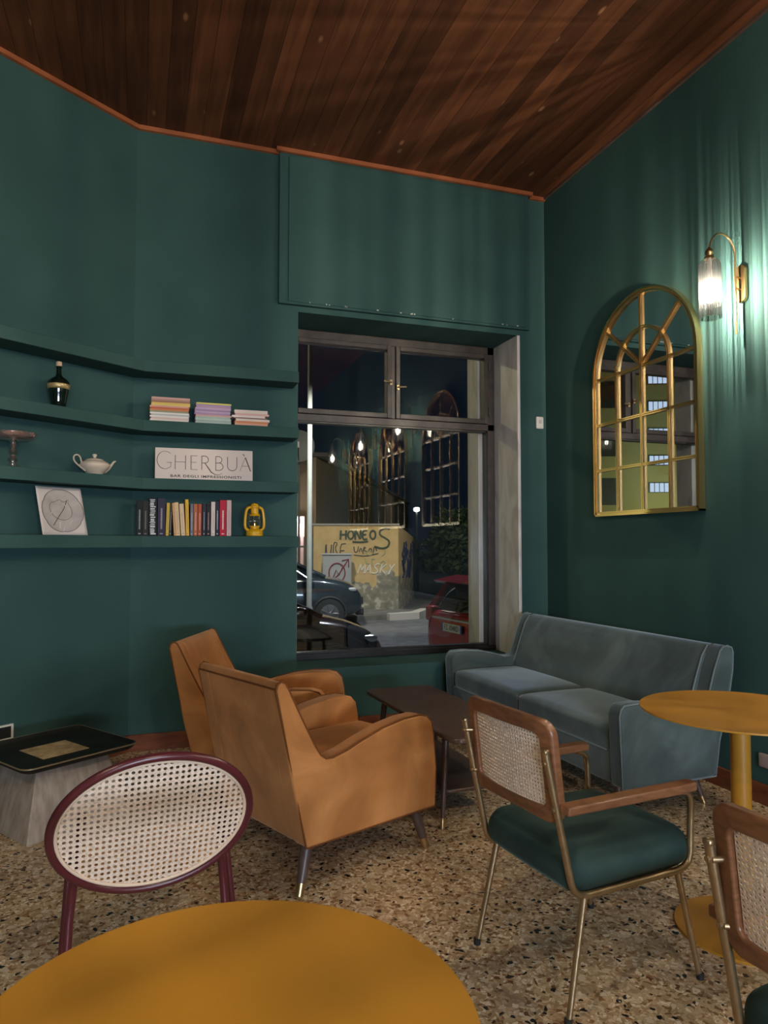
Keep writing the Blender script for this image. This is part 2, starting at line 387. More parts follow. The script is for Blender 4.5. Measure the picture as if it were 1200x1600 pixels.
# shutter box over the window
m = MB(); m.box(.885, 2.87, YB - .035, YB, 3.005, CZ); m.box(.95, 2.83, YB - .045, YB - .035, 3.02, CZ - .045)
struct(m.build('trim_1', GREEN, bevel=.004, smooth=False), 'painted shutter box panel above the window')
WORN = noisy('chipped_filler', [(.0, (.5, .48, .42)), (1, (.6, .56, .5))], 20, .8)
m = MB(); rr = random.Random(3)
for x in [1.10, 1.22, 1.24, 1.36, 1.37, 1.60, 1.78, 1.86, 1.87, 1.89, 2.2, 2.62, 2.66, 2.75]:
    w = rr.uniform(.004, .014); m.box(x, x + w, YB - .0475, YB - .044, 3.02, 3.02 + rr.uniform(.004, .012))
struct(m.build('trim_2', WORN, smooth=False), 'chipped paint flecks along the panel bottom')
# mouldings under the ceiling
m = MB(); m.box(BEND.x, .885, YB - .025, YB, CZ - .028, CZ); m.box(.86, 2.89, YB - .07, YB - .045, CZ - .028, CZ); m.box(2.89, XR, YB - .025, YB, CZ - .028, CZ)
m.prism([tuple(BEND), tuple(e), tuple(e + NB * .025), (BEND.x + .01, YB - .025)], CZ - .028, CZ, 'xy')
struct(m.build('trim_3', TRIM, smooth=False), 'red brown moulding under the ceiling')
struct(MB().box(XR - .018, XR, YF, YB, CZ - .02, CZ).build('trim_4', DWOOD, smooth=False))
# baseboards
struct(MB().box(BEND.x, XR, YB - .016, YB, 0, .105).build('baseboard_back', BASEB, bevel=.003, smooth=False))
struct(MB().box(XR - .016, XR, YF, YB - .016, 0, .105).build('baseboard_right', BASEB, bevel=.003, smooth=False))
struct(MB().prism([tuple(BEND), tuple(e), tuple(e + NB * .016), (BEND.x + .006, YB - .016)], 0, .105, 'xy').build('baseboard_angled', BASEB, smooth=False))
# marble jambs
m = MB(); m.box(2.775, 2.80, YB - .004, 5.27, .455, 2.965)
m.box(2.665, 2.80, 5.345, YO + .03, .455, 2.965)
struct(m.build('trim_5', MARBLE, bevel=.004, smooth=False), 'veined marble jamb slab right of the window')
struct(MB().box(1.01, 1.03, YB, 5.27, .455, 2.965).build('trim_6', GREEN, smooth=False))
struct(MB().box(1.0, 1.13, 5.345, YO + .03, .455, 2.965).build('trim_7', MARBLE, bevel=.004, smooth=False), 'marble outer jamb left of the window')

# ------------------------------------------------------------ window
win = thing('window_1', 'x', 'x', (0, 0, 0)); del win['label']; del win['category']; struct(win, 'brown framed shop window with two upper casements over one big pane')
y0, y1 = 5.27, 5.345; WL, WR, WB, WT, RZ0, RZ1 = 1.03, 2.775, .455, 2.965, 2.262, 2.318
m = MB(); m.box(WL, WR, y0, y1, 2.90, WT); m.box(WL, WL + .045, y0, y1, WB, WT); m.box(2.715, 2.80, y0, y1, WB, WT); m.box(WL, WR, y0, y1, RZ0, RZ1)
m.box(1.862, 1.90, y0, y1, RZ1, 2.90)
m.build('window_frame', FRAME, win, bevel=.004)
MB().box(WL, WR, y0 - .012, y1, WB, WB + .045).build('bottom_rail', BLACKF, win, bevel=.004)
m = MB(); t = .012
for (a, b) in ((WL + .045, 2.715),):
    m.box(a, a + t, y0 + .006, y1, WB + .045, RZ0); m.box(b - t, b, y0 + .006, y1, WB + .045, RZ0); m.box(a, b, y0 + .006, y1, RZ0 - t, RZ0); m.box(a, b, y0 + .006, y1, WB + .045, WB + .045 + t)
m.build('glazing_bead', BLACKF, win)
for (a, b) in ((WL + .045, 1.862), (1.90, 2.715)):
    m = MB(); q = .036
    m.box(a, a + q, y0 - .018, y1 - .02, RZ1, 2.90); m.box(b - q, b, y0 - .018, y1 - .02, RZ1, 2.90)
    m.box(a + q, b - q, y0 - .018, y1 - .02, 2.90 - q, 2.90); m.box(a + q, b - q, y0 - .018, y1 - .02, RZ1, RZ1 + q * 1.1)
    c = m.build('casement', FRAME, win, bevel=.004)
    MB().box(a + q, b - q, 5.298, 5.302, RZ1 + q, 2.90 - q).build('pane', GLASS, c, smooth=False)
MB().box(WL + .045, 2.715, 5.303, 5.309, WB + .045, RZ0).build('pane', GLASS, win, smooth=False)
for (x, z, s) in ((1.852, 2.60, -1), (1.912, 2.565, 1)):
    m = MB(); m.box(x - .01, x + .01, y0 - .035, y0 - .016, z - .02, z + .02); m.tube([(x, y0 - .035, z), (x, y0 - .05, z), (x + s * .062, y0 - .055, z + .004)], .0075, 8)
    m.build('latch', DBRASS, win)
for z in (2.42, 2.80):
    MB().tube([(2.722, y0 - .022, z - .035), (2.722, y0 - .022, z + .035)], .008, 8).build('hinge', FRAME, win)

# ------------------------------------------------------------ shelves
def miter(off):      # front corner where both faces meet
    p = BEND + NB * off; t = (YB - off - p.y) / DB.y; return (p.x + DB.x * t, YB - off)
SH = [(2.413, 2.487), (2.036, 2.106), (1.670, 1.740), (1.304, 1.377)]
txt = ['empty dark green ledge, highest of the four wall shelves', 'dark green ledge holding the bottle and magazine piles', 'dark green ledge holding the white teapot and name board', 'dark green ledge holding the row of books, lowest of the four']
for (a, b), s in zip(SH, txt):
    e2 = BEND + DB * 2.6; q = e2 + NB * .205
    o = MB().prism([(.995, YB - .002), (BEND.x, YB - .002), tuple(e2 + NB * .002), tuple(q), miter(.205), (.995, YB - .205)], a, b, 'xy').build('wall_shelf', SHELFG, bevel=.003, smooth=False)
    tag(o, s, 'shelf', 'green wall ledges')

# ------------------------------------------------------------ arched mirrors and sconces
def make_mirror(cy, label):
    z0, w, sp = 1.515, .495, 2.460; X = XR
    root = thing('arched_mirror', label, 'mirror', (X, cy, z0), 0, 'gold arched window mirrors')
    H = sp - z0
    def ring(r, z_b, n=28): return [(r, z_b)] + [(r * cos(pi * i / n), H + r * sin(pi * i / n)) for i in range(n + 1)] + [(-r, z_b)]
    # glass
    MB().prism(ring(w - .012, .012), -.022, -.006, 'yz').build('mirror_glass', MIRROR, root, smooth=False)
    # frame: stepped moulding of nested strips
    def band(ro, ri, zo, zi, x0, x1):
        O = ring(ro, zo); I = ring(ri, zi); n = len(O); v = []; f = []
        for P, x in ((O, x0), (I, x0), (O, x1), (I, x1)): v += [(x, p[0], p[1]) for p in P]
        for i in range(n - 1):
            f += [(i, i + 1, n + i + 1, n + i), (2 * n + i, 3 * n + i, 3 * n + i + 1, 2 * n + i + 1), (i, 2 * n + i, 2 * n + i + 1, i + 1), (n + i, n + i + 1, 3 * n + i + 1, 3 * n + i)]
        return v, f
    m = MB(); m.add(*band(w, w - .012, 0, 0, -.045, -.004)); m.add(*band(w - .012, w - .022, 0, 0, -.032, -.004)); m.add(*band(w - .022, w - .032, 0, 0, -.040, -.004))
    m.box(-.045, -.004, -w, w, -.0, .012); m.box(-.032, -.004, -w + .01, w - .01, .012, .020); m.box(-.040, -.004, -w + .02, w - .02, .020, .030)
    m.build('frame', GOLD, root, ang=30)
    def bar(p, q, hw=.0095):
        p = Vector(p); q = Vector(q); d = (q - p); l = d.length; d.normalize(); nn = Vector((-d.y, d.x)); m = MB()
        for s, x in ((-1, -.038), (1, -.038), (0, -.030)):
            c = (p + q) / 2 + nn * s * hw * .66; ww = hw * .34
            M = Matrix(((1, 0, 0), (0, d.x, nn.x), (0, d.y, nn.y)))
            m.obox(((x - .02) / 2, c.x, c.y), (abs(x + .02) / 2, l / 2, ww), M)
        return m.build('glazing_bar', GOLD, root, smooth=False)
    for f in (-.5, 0, .5): bar((w * f, .02), (w * f, H if f else H + w - .02))
    for k in range(4)[1:]: bar((-w + .02, H * k / 3), (w - .02, H * k / 3))
    for a in (42, 138): bar((.02 * cos(radians(a)), H + .02), ((w - .02) * cos(radians(a)), H + (w - .02) * sin(radians(a))))
    n = 20; r = w * .5; m = MB()
    for dr, x in ((-.007, -.038), (.007, -.038), (0, -.030)):
        m.tube([(x / 2 - .01, (r + dr) * cos(pi * i / n), H + (r + dr) * sin(pi * i / n)) for i in range(n + 1)], [.0045 if x < -.035 else .004] * (n + 1), 4, flat=abs(x + .02) * 115, up=None)
    # simple ribbon pair for the inner arch
    m = MB(); prof = [(r - .0105, -.038), (r - .0035, -.038), (r - .0035, -.030), (r + .0035, -.030), (r + .0035, -.038), (r + .0105, -.038), (r + .0105, -.02), (r - .0105, -.02)]
    v = []; f = []; k = len(prof)
    for i in range(n + 1):
        a = pi * i / n; v += [(x, q * cos(a), H + q * sin(a)) for q, x in prof]
    for i in range(n):
        for j in range(k): f.append((i * k + j, i * k + (j + 1) % k, (i + 1) * k + (j + 1) % k, (i + 1) * k + j))
    m.add(v, f); m.build('inner_arch', GOLD, root, ang=30)
    return root
make_mirror(3.705, 'gold arched mirror with window bars, nearest the sofa')
make_mirror(2.16, 'gold arched mirror, middle of the row seen reflected in the window')
make_mirror(.72, 'gold arched mirror, farthest from the window, seen in its reflection')

def make_sconce(cy, label):
    root = thing('wall_sconce', label, 'wall lamp', (XR, cy, 2.50), 0, 'brass sconces with ribbed glass shades')
    # stadium backplate
    pl = arc(0, .285, .032, 0, 180, 10) + arc(0, .145, .032, 180, 360, 10)
    MB().prism(pl, -.024, -.001, 'yz').build('back_plate', BRASS, root, bevel=.003)
    m = MB(); xr = -.055; xs = -.225
    pts = [(xr, 0, -.06), (xr, 0, .20), (xr, 0, .33)]; cx = (xr + xs) / 2; rx = (xr - xs) / 2
    pts += [(cx + rx * cos(radians(a)), 0, .365 + .105 * sin(radians(a))) for a in range(0, 181, 12)] + [(xs, 0, .35)]
    m.tube(pts, .0055, 10, up=(0, 1, 0)); m.build('arm', BRASS, root)
    m = MB()
    for z in (.185, .245): MB().tube([(-.02, 0, z), (xr - .006, 0, z)], .006, 10).build('standoff', BRASS, root)
    MB().lathe([(.006, .385), (.010, .378), (.020, .365), (.022, .352), (.014, .338), (.024, .334), (.028, .326), (.028, .322)], 20, (xs, 0, 0)).build('shade_cap', BRASS, root)
    sh = MB(); mod = lambda th: 1 + .045 * cos(18 * th)
    pr_ = [(.010, .326), (.030, .322), (.046, .308), (.053, .288), (.054, .26), (.054, .15), (.053, .08), (.0535, .02), (.054, .008)]
    sh.lathe(pr_, 108, (0, 0, 0), cap=False, mod=mod)
    so = sh.build('glass_shade', FLUTED, root, ang=80, loc=(xs, 0, 0))
    rim = [(xs + .055 * cos(2 * pi * i / 40), .055 * sin(2 * pi * i / 40), .007) for i in range(40)]
    MB().tube(rim, .0022, 6, closed=True).build('shade_rim', CLEAR, so, loc=(-xs, 0, 0))
    MB().lathe([(.012, .322), (.012, .27), (.014, .262), (.014, .215), (.011, .213)], 16, (xs, 0, 0)).build('lamp_holder', WHITEP, root)
    b = MB().lathe([(.010, .213), (.014, .20), (.027, .175), (.032, .145), (.027, .112), (.014, .092), (.002, .086)], 18, (xs, 0, 0)).build('bulb', BULB, root)
    MB().tube([(xs, 0, .118), (xs, 0, .172)], .0012, 6).build('filament', FILA, b)
    return root
make_sconce(2.915, 'brass wall sconce with ribbed glass shade, right of the nearest arched mirror')
make_sconce(1.44, 'brass wall sconce with ribbed shade, second of the row reflected in the window')
make_sconce(-.06, 'brass wall sconce with ribbed shade, last of the row reflected in the window')

def make_unseen_pendant(loc, k, label):
    root = thing('pendant_lamp', label, 'pendant lamp', loc, 0, 'ribbed glass pendants behind the photographer')  # unseen lamp added; its ribbed shade streaks the far walls
    m = MB(); m.tube([(0, 0, .20), (0, 0, CZ - loc[2])], .003, 6); m.build('cord', DARKP, root)
    MB().lathe([(.05, CZ - loc[2] - .025), (.05, CZ - loc[2])], 24).build('ceiling_rose', BRASS, root)
    MB().lathe([(.006, .21), (.020, .20), (.026, .175), (.026, .165)], 20).build('shade_cap', BRASS, root)
    mod = lambda th: 1 + .04 * cos(20 * th)
    so = MB().lathe([(.028, .165), (.06, .15), (.085, .11), (.09, .05), (.09, -.10), (.088, -.12)], 100, cap=False, mod=mod).build('glass_shade', FLUTED, root, ang=80, rz=loc[0])
    MB().lathe([(.013, .165), (.014, .11)], 14).build('lamp_holder', BRASS, root)
    b = MB().lathe([(.010, .11), (.016, .085), (.027, .05), (.030, .02), (.024, -.01), (.004, -.03)], 18).build('bulb', BULB, root)
    MB().tube([(0, 0, -.004), (0, 0, .066)], .0026, 6).build('filament', emis('pendant_filament', (1, .87, .70), SCONCE_L * .72 * k), b)
for q, (loc, k) in enumerate(UNSEEN_PENDANTS): make_unseen_pendant(loc, k, ['ribbed glass pendant lamp hanging over the aisle behind the camera', 'ribbed glass pendant lamp hanging left of the camera'][q])
t = thing('display_counter', 'lit display counter behind the camera throwing cool light into the room', 'counter', (.6, -4.3, 0))  # unseen overhang added to keep the cool light off the upper walls
m = MB(); m.box(-1.5, 1.5, 0, .75, 1.36, 1.40); m.box(-1.5, -1.46, -.05, .75, 0, 1.36); m.box(1.46, 1.5, -.05, .75, 0, 1.36); m.box(-1.5, 1.5, -.05, -.01, 0, 1.40); m.box(-1.46, 1.46, 0, .70, 0, .86)
m.build('cabinet', DWOOD, t)

# little fittings
t = thing('wall_thermostat', 'small white plastic wall control box between window and mirror', 'wall switch', (2.965, YB, 2.28))
MB().rbox((-.032, -.022, -.048), (.032, -.001, .048), .008, 6).build('casing', WHITEP, t)
MB().box(-.012, .012, -.0245, -.0215, -.006, .020).build('button', mat('plastic_grey', (.5, .48, .45), .4), t, bevel=.001)
t = thing('wall_outlet', 'white framed dark wall outlet low on the angled wall beside the side table', 'outlet', pB(.80, .001, .29), ANB)
m = MB(); m.box(-.06, .06, -.012, 0, .032, .042); m.box(-.06, .06, -.012, 0, -.042, -.032); m.box(.048, .06, -.012, 0, -.032, .032); m.box(-.06, -.048, -.012, 0, -.032, .032)
m.build('frame', WHITEP, t); MB().box(-.048, .048, -.008, 0, -.032, .032).build('module', DARKP, t)
t = thing('wall_outlet', 'grey pink outlet low on the right wall behind the mustard table', 'outlet', (XR, 2.82, .225))
MB().rbox((-.02, -.05, -.035), (-.001, .05, .035), .006, 6).build('casing', mat('pinkish_plastic', (.32, .24, .22), .5), t)

# ------------------------------------------------------------ upholstered seating
def tapered_leg(root, a, b, r0, r1, wood, tip=.05):
    a = Vector(a); b = Vector(b); k = 1 - tip / (a - b).length; c = a.lerp(b, k); rc = r0 + (r1 - r0) * k
    lg = MB().tube([a, c], [r0, rc], 16).build('leg', wood, root)
    MB().tube([c, b], [rc + .0008, r1 + .0008], 16).build('brass_tip', BRASS, lg)
    return lg
AP = [(0.0, .176), (-.059, .396), (-.106, .621), (-.140, .785), (-.134, .806), (-.118, .817), (-.100, .808), (-.086, .785), (-.05, .715), (-.002, .625), (.040, .550), (.066, .512), (.092, .494), (.125, .492), (.198, .507), (.278, .533), (.39, .563), (.507, .580), (.60, .581), (.646, .570), (.675, .540), (.688, .48), (.703, .332), (.696, .168)]
def piping(root, prof, y, col, r=.0045):
    m = MB(); m.tube([(p[0], y, p[1]) for p in prof], r, 8, closed=True, up=(0, 1, 0)); m.build('piping', col, root)
def make_armchair(label, loc, rz):
    root = thing('armchair', label, 'armchair', loc, rz, 'orange velvet armchairs')
    W2 = .305; T = .085
    for s in (-1, 1):
        a, b = sorted((s * W2, s * (W2 - T)))
        o = MB().prism(AP, a, b).build('side_panel', OV, root, bevel=.014, seg=4, ang=50)
        ins = [(p[0], p[1]) for p in AP]
        piping(o, ins[3:-1] + [ins[-1], ins[0]], s * (W2 - .005), OPIPE)
        piping(o, ins[6:-1] + [ins[-1]][:1] + [(.60, .30), (.2, .40), (0, .55)], s * (W2 - T + .005), OPIPE) if False else None
    # back between the sides
    bp = [(.001, .178), (-.058, .396), (-.105, .621), (-.139, .783), (-.134, .806), (-.120, .817), (-.100, .812), (-.072, .790), (-.03, .68), (.035, .50), (.075, .40), (.07, .178)]
    MB().prism(bp, -W2 + T - .01, W2 - T + .01).build('backrest', OV, root, bevel=.014, seg=4, ang=50)
    m = MB(); m.rbox((.0, -W2 + T - .005, .172), (.688, W2 - T + .005, .34), .02, 10); m.build('seat_base', OV, root)
    c = MB().rbox((.05, -W2 + T + .001, .33), (.700, W2 - T - .001, .455), .035, 14, (0, 0, .016)).build('seat_cushion', OV, root)
    yy = W2 - T - .004; m = MB(); m.tube([(.694, -yy, .447), (.694, yy, .447)], .0045, 8); m.tube([(.694, -yy, .345), (.694, yy, .345)], .0045, 8); m.build('piping', OPIPE, c)
    # piping across the top of the back
    MB().tube([(-.139, -W2 + .01, .789), (-.139, W2 - .01, .789)], .004, 8).build('piping', OPIPE, root)
    for s in (-1, 1):
        tapered_leg(root, (.055, s * .235, .19), (-.022, s * .285, 0), .029, .0145, DWOOD, .045)
        tapered_leg(root, (.60, s * .255, .19), (.645, s * .295, 0), .027, .0145, DWOOD, .045)
    return root
h = radians(22.9); f = Vector((cos(h), sin(h))); n_ = Vector((-sin(h), cos(h)))
o1 = Vector((.611, 2.682)) + n_ * .305
make_armchair('orange velvet armchair seen from behind, in front, closest to the oval cane chair', (o1.x, o1.y, 0), h)
make_armchair('orange velvet armchair against the shelf wall, half hidden behind the other', (.40, 4.10, 0), radians(-24))

SP = [(-.005, .153), (.009, .500), (-.002, .535), (-.025, .552), (-.111, .556), (-.25, .545), (-.36, .520), (-.43, .500), (-.480, .498), (-.520, .520), (-.550, .585), (-.585, .690), (-.625, .782), (-.645, .800), (-.675, .806), (-.703, .795), (-.712, .770), (-.706, .677), (-.668, .503), (-.610, .333), (-.582, .158)]
def make_sofa():
    Ln = 1.90; W2 = Ln / 2; T = .10
    a = radians(180 + 2.0)
    near = Vector((2.18, 2.87)); fw = Vector((cos(a), sin(a))); lf = Vector((-sin(a), cos(a)))
    c = near - lf * W2
    root = thing('sofa', 'grey blue velvet two seat sofa against the right wall', 'sofa', (c.x, c.y, 0), a)
    for s in (-1, 1):
        q, b = sorted((s * W2, s * (W2 - T)))
        o = MB().prism(SP, q, b).build('side_panel', SV, root, bevel=.02, seg=5, ang=50)
        piping(o, SP, s * (W2 - .006), SPIPE, .004)
        piping(o, SP[1:14], s * (W2 - T + .006), SPIPE, .0035) if False else None
    bp = [(-.581, .165), (-.609, .333), (-.667, .503), (-.705, .677), (-.711, .768), (-.702, .793), (-.675, .804), (-.640, .797), (-.600, .745), (-.56, .640), (-.50, .46), (-.48, .40), (-.48, .165)]
    k = MB().prism(bp, -W2 + T - .012, W2 - T + .012).build('backrest', SV, root, bevel=.02, seg=5, ang=50)
    m = MB()
    for y in (-W2 + T + .002, W2 - T - .002): m.tube([(-.50, y, .47), (-.56, y, .642), (-.60, y, .747), (-.640, y, .80)], .004, 8)
    m.tube([(-.700, -W2 + .02, .797), (-.700, W2 - .02, .797)], .0045, 8)
    m.build('piping', SPIPE, k)
    MB().rbox((-.56, -W2 + T - .005, .155), (-.005, W2 - T + .005, .33), .02, 10).build('seat_base', SV, root)
    for s in (-1, 1):
        y0_, y1_ = sorted((s * .003, s * (W2 - T - .002)))
        c = MB().rbox((-.54, y0_, .305), (.0, y1_, .432), .035, 14, (.0, 0, .018)).build('seat_cushion', SV, root)
        m = MB()
        for z in (.318, .415): m.tube([(-.003 - (.012 if z > .4 else 0), y0_ + .02, z), (-.003 - (.012 if z > .4 else 0), y1_ - .02, z)], .0035, 8)
        m.build('piping', SPIPE, c)
    for s in (-1, 1):
        tapered_leg(root, (-.07, s * .83, .17), (-.045, s * .86, 0), .02, .011, DWOOD, .04)
        tapered_leg(root, (-.53, s * .83, .17), (-.575, s * .87, 0), .02, .011, DWOOD, .04)
    return root
make_sofa()

# ------------------------------------------------------------ low wooden table
t = thing('coffee_table', 'long dark walnut coffee table between the armchairs and the sofa', 'table', (1.525, 3.545, 0), radians(2.2))
def rrect(hx, hy, r, n=6):
    P = []
    for cx, cy, a in ((hx - r, hy - r, 0), (-hx + r, hy - r, 90), (-hx + r, -hy + r, 180), (hx - r, -hy + r, 270)): P += arc(cx, cy, r, a, a + 90, n)
    return P
MB().prism(rrect(.215, .595, .06), .428, .45, 'xy').build('tabletop', DWOOD, t, bevel=.006, seg=3)
MB().prism(rrect(.175, .42, .05), .150, .166, 'xy').build('lower_shelf', DWOOD, t, bevel=.004)
MB().box(-.165, .165, -.48, .48, .405, .428).build('apron', DWOOD, t, bevel=.004)
for sx in (-1, 1):
    for sy in (-1, 1): tapered_leg(t, (sx * .155, sy * .40, .415), (sx * .195, sy * .44, 0), .017, .010, DWOOD, .05)

# ------------------------------------------------------------ cane panels
def cane(mapf, inside, pu, pv, hw, hh, hole=.36):
    m = MB(); nu = int(hw / pu) + 1; nv = int(hh / pv) + 1
    for i in range(-nu, nu + 1):
        for j in range(-nv, nv + 1):
            u = i * pu; v = j * pv
            if not inside(u, v): continue
            O = [(1, 0), (1, 1), (0, 1), (-1, 1), (-1, 0), (-1, -1), (0, -1), (1, -1)]
            vs = [mapf(u + a * pu / 2, v + b * pv / 2) for a, b in O] + [mapf(u + cos(k * pi / 4) * pu * hole, v + sin(k * pi / 4) * pv * hole) for k in range(8)]
            m.add(vs, [(k, (k + 1) % 8, 8 + (k + 1) % 8, 8 + k) for k in range(8)])
    return m

def make_cane_armchair(label, loc, rz):
    root = thing('cane_armchair', label, 'chair', loc, rz, 'walnut cane armchairs with brass frames')
    for s in (-1, 1):
        m = MB(); P = [(-.305, s * .205, .745), (-.262, s * .207, .55), (-.224, s * .210, .38), (-.214, s * .210, .352), (-.195, s * .211, .336), (-.165, s * .212, .330), (.18, s * .218, .330), (.212, s * .220, .336), (.232, s * .222, .352), (.238, s * .223, .38), (.238, s * .228, .52), (.234, s * .229, .548), (.218, s * .230, .566), (.19, s * .230, .572)]
        m.tube(P, .0105, 12, up=(0, 1, 0)); fr = m.build('side_frame', DBRASS, root)
        MB().rbox((-.316, s * .205 - .011, .738), (-.294, s * .205 + .011, .756), .008, 4).build('end_cap', DBRASS, fr)
        q = MB()
        q.prism([(-.262, s * .205), (-.262, s * .250), (.16, s * .262), (.235, s * .258), (.245, s * .235), (.235, s * .212), (-.20, s * .205)], .574, .600, 'xy')
        q.build('armrest', CWOOD, root, bevel=.006, seg=3)
        for (a, b) in (((.19, s * .214, .332), (.255, s * .237, .0)), ((-.175, s * .210, .332), (-.250, s * .224, .0))):
            lg = MB().tube([a, b], [.011, .009], 12).build('leg', DBRASS, root)
            MB().lathe([(.0115, 0), (.012, .018), (.009, .020)], 12, (b[0], b[1], 0)).build('foot_cap', BLACKR, lg)
    for x in (-.15, .17): MB().tube([(x, -.212, .330), (x, .212, .330)], .008, 8).build('crossbar', DBRASS, root)
    MB().rbox((-.228, -.226, .325), (.262, .226, .450), .06, 20, (.012, .006, .016)).build('seat', GV, root)
    # bent wooden back frame
    bu, bv = .212, .150; V0 = .682
    def mp(u, v, d=0):      # u left-right, v up along the lean
        return (-.262 - .12 * v + .55 * u * u * 1.2 - d - .030, u, V0 + v * .99)
    O = rrect(bu, bv, .045, 6); I = rrect(bu - .046, bv - .044, .022, 6); I2 = rrect(bu - .036, bv - .034, .028, 6)
    v = []; f = []; n = len(O)
    for P, d in ((O, -.014), (I, -.014), (O, .014), (I, .014)): v += [mp(p[0], p[1], d) for p in P]
    for i in range(n):
        j = (i + 1) % n
        f += [(i, j, n + j, n + i), (2 * n + i, 3 * n + i, 3 * n + j, 2 * n + j), (i, 2 * n + i, 2 * n + j, j), (n + i, n + j, 3 * n + j, 3 * n + i)]
    MB().add(v, f).build('back_frame', CWOOD, root, bevel=.007, seg=3)
    cane(lambda u, v: mp(u, v), lambda u, v: abs(u) < bu - .044 and abs(v) < bv - .042, .0112, .0112, bu, bv, .30).build('cane_panel', CANE, root, smooth=False, solid=.002)
    for s in (-1, 1):
        for z, x in ((.715, -.300), (.582, -.270)):
            k = .186; p = mp(s * k, (z - V0) / .99)
            MB().tube([(p[0] + .005, s * k, z), (x - .004, s * .200, z)], .007, 10).build('screw', DBRASS, root)
            MB().tube([(x - .004, s * .205, z), (x - .013, s * .205, z - .001)], [.007, .006], 12).build('screw_head', DBRASS, root)
    return root
make_cane_armchair('walnut cane armchair with green seat beside the coffee table, whole chair visible', (1.354, 2.0, 0), radians(7.5))
make_cane_armchair('walnut cane armchair cut off by the right edge of the photo', (1.385, .962, 0), radians(6))

# ------------------------------------------------------------ round mustard tables
def make_table(label, loc, r, bh=.75, br=.225):
    root = thing('bistro_table', label, 'table', loc, 0, 'round mustard metal tables')
    MB().lathe([(0, bh - .006), (r - .001, bh - .006), (r, bh - .004), (r, bh - .002), (r - .001, bh), (0, bh)], 96, cap=False).build('tabletop', MUSTARD, root, ang=30)
    m = MB(); m.lathe([(.10, bh - .012), (.10, bh - .006), (0, bh - .006)], 32); m.build('mounting_plate', MUSTARD, root)
    MB().lathe([(.033, .008), (.033, bh - .012)], 32, cap=False).build('column', MUSTARD, root)
    MB().lathe([(br, 0), (br, .006), (br - .002, .008), (0, .008)], 64).build('base', MUSTARD, root, ang=30)
    return root
make_table('round mustard table with its column and base visible, in front of the sofa', (1.985, 1.968, 0), .33)
make_table('round mustard tabletop in the foreground, cut off by the bottom edge', (.102, .888, 0), .309)

# ------------------------------------------------------------ oval cane chair
def make_oval():
    root = thing('oval_cane_chair', 'burgundy chair with oval cane back beside the foreground table', 'chair', (.045, 1.945, 0), radians(6.7))
    # local: x along the back, +y away from the camera; the back leans toward -y
    A, B_ = .246, .186; ZC = .612; ln = .36
    def mp(u, v, d=0): return (u, -v * ln - d + .10 * u * u, ZC + v)
    n = 72
    ring = MB().tube([mp(A * cos(2 * pi * i / n), B_ * sin(2 * pi * i / n)) for i in range(n)], .0115, 12, closed=True, up=(0, 1, 0)).build('back_ring', BURG, root)
    MB().tube([mp((A - .013) * cos(2 * pi * i / n), (B_ - .013) * sin(2 * pi * i / n), .003) for i in range(n)], .0045, 8, closed=True, up=(0, 1, 0)).build('cane_rim', CREAM, ring)
    a2, b2 = A - .011, B_ - .011
    cane(lambda u, v: mp(u, v), lambda u, v: (u / a2) ** 2 + (v / b2) ** 2 < 1, .0152, .0152, A, B_, .31).build('cane_panel', CANE, root, smooth=False, solid=.002)
    far = []
    for s in (-1, 1):
        u = s * .186; p1 = mp(u * .93, .045, -.024); p0 = mp(u, -.13, -.022)
        MB().tube([p1, p0, (s * .196, .075, .38), (s * .206, .045, .2), (s * .22, .0, 0)], .0112, 12).build('leg', BURG, root)
        # front legs stand a little wider than the rear ones
        tp = (.271 if s > 0 else -.184, .395, .412); MB().tube([tp, (.318 if s > 0 else -.210, .385, 0)], .0105, 12).build('leg', BURG, root)
        far.append(tp)
    l, r = far
    MB().tube([(-.194, .085, .408), (-.188, .16, .412), l, r, (.205, .16, .412), (.194, .085, .408)], .009, 10).build('seat_rail', BURG, root)
    MB().prism(smooth_poly([(-.175, .135), (.195, .135), (.262, .41), (-.175, .41)], 2), .412, .452, 'xy').build('seat', TERRTAN, root, bevel=.014, seg=4)
make_oval()

# ------------------------------------------------------------ black side table on a wooden pyramid
a = atan2(.321, .48); c = Vector((-.385, 3.87))
t = thing('side_table', 'low black tray top table on a weathered wood pyramid base by the wall', 'table', (-.385, 3.86, 0), a)
hs = .285
m = MB(); n = 14; v = []; f = []
P0 = rrect(hs, hs, .05, 6)
levels = [(1.0, .338), (1.005, .342), (.99, .343), (.955, .329), (.90, .322), (.0, .320)]
k = len(P0)
for sc, z in levels: v += [(p[0] * sc, p[1] * sc, z) for p in P0]
lo = [(1.0, .336), (.955, .318), (.90, .310), (.0, .308)]
for sc, z in lo: v += [(p[0] * sc, p[1] * sc, z) for p in P0]
for r_ in list(range(5)) + [6, 7, 8]:
    for i in range(k): f.append((r_ * k + i, r_ * k + (i + 1) % k, (r_ + 1) * k + (i + 1) % k, (r_ + 1) * k + i))
for i in range(k): f.append((i, (i + 1) % k, 6 * k + (i + 1) % k, 6 * k + i))
m.add(v, f).build('tray_top', BLACKTOP, t)
MB().tube([(p[0] * 1.003, p[1] * 1.003, .340) for p in P0], .0038, 6, closed=True).build('edge_trim', mat('worn_brass_edge', (.35, .26, .16), .4, .6), t)
MB().box(-.115, .115, -.115, .115, .3195, .3225).build('cork_inlay', CORK, t, smooth=False)
m = MB(); s0, s1 = .255, .175; z1 = .305
v = [(x * s0, y * s0, 0) for x, y in ((-1, -1), (1, -1), (1, 1), (-1, 1))] + [(x * s1, y * s1, z1) for x, y in ((-1, -1), (1, -1), (1, 1), (-1, 1))]
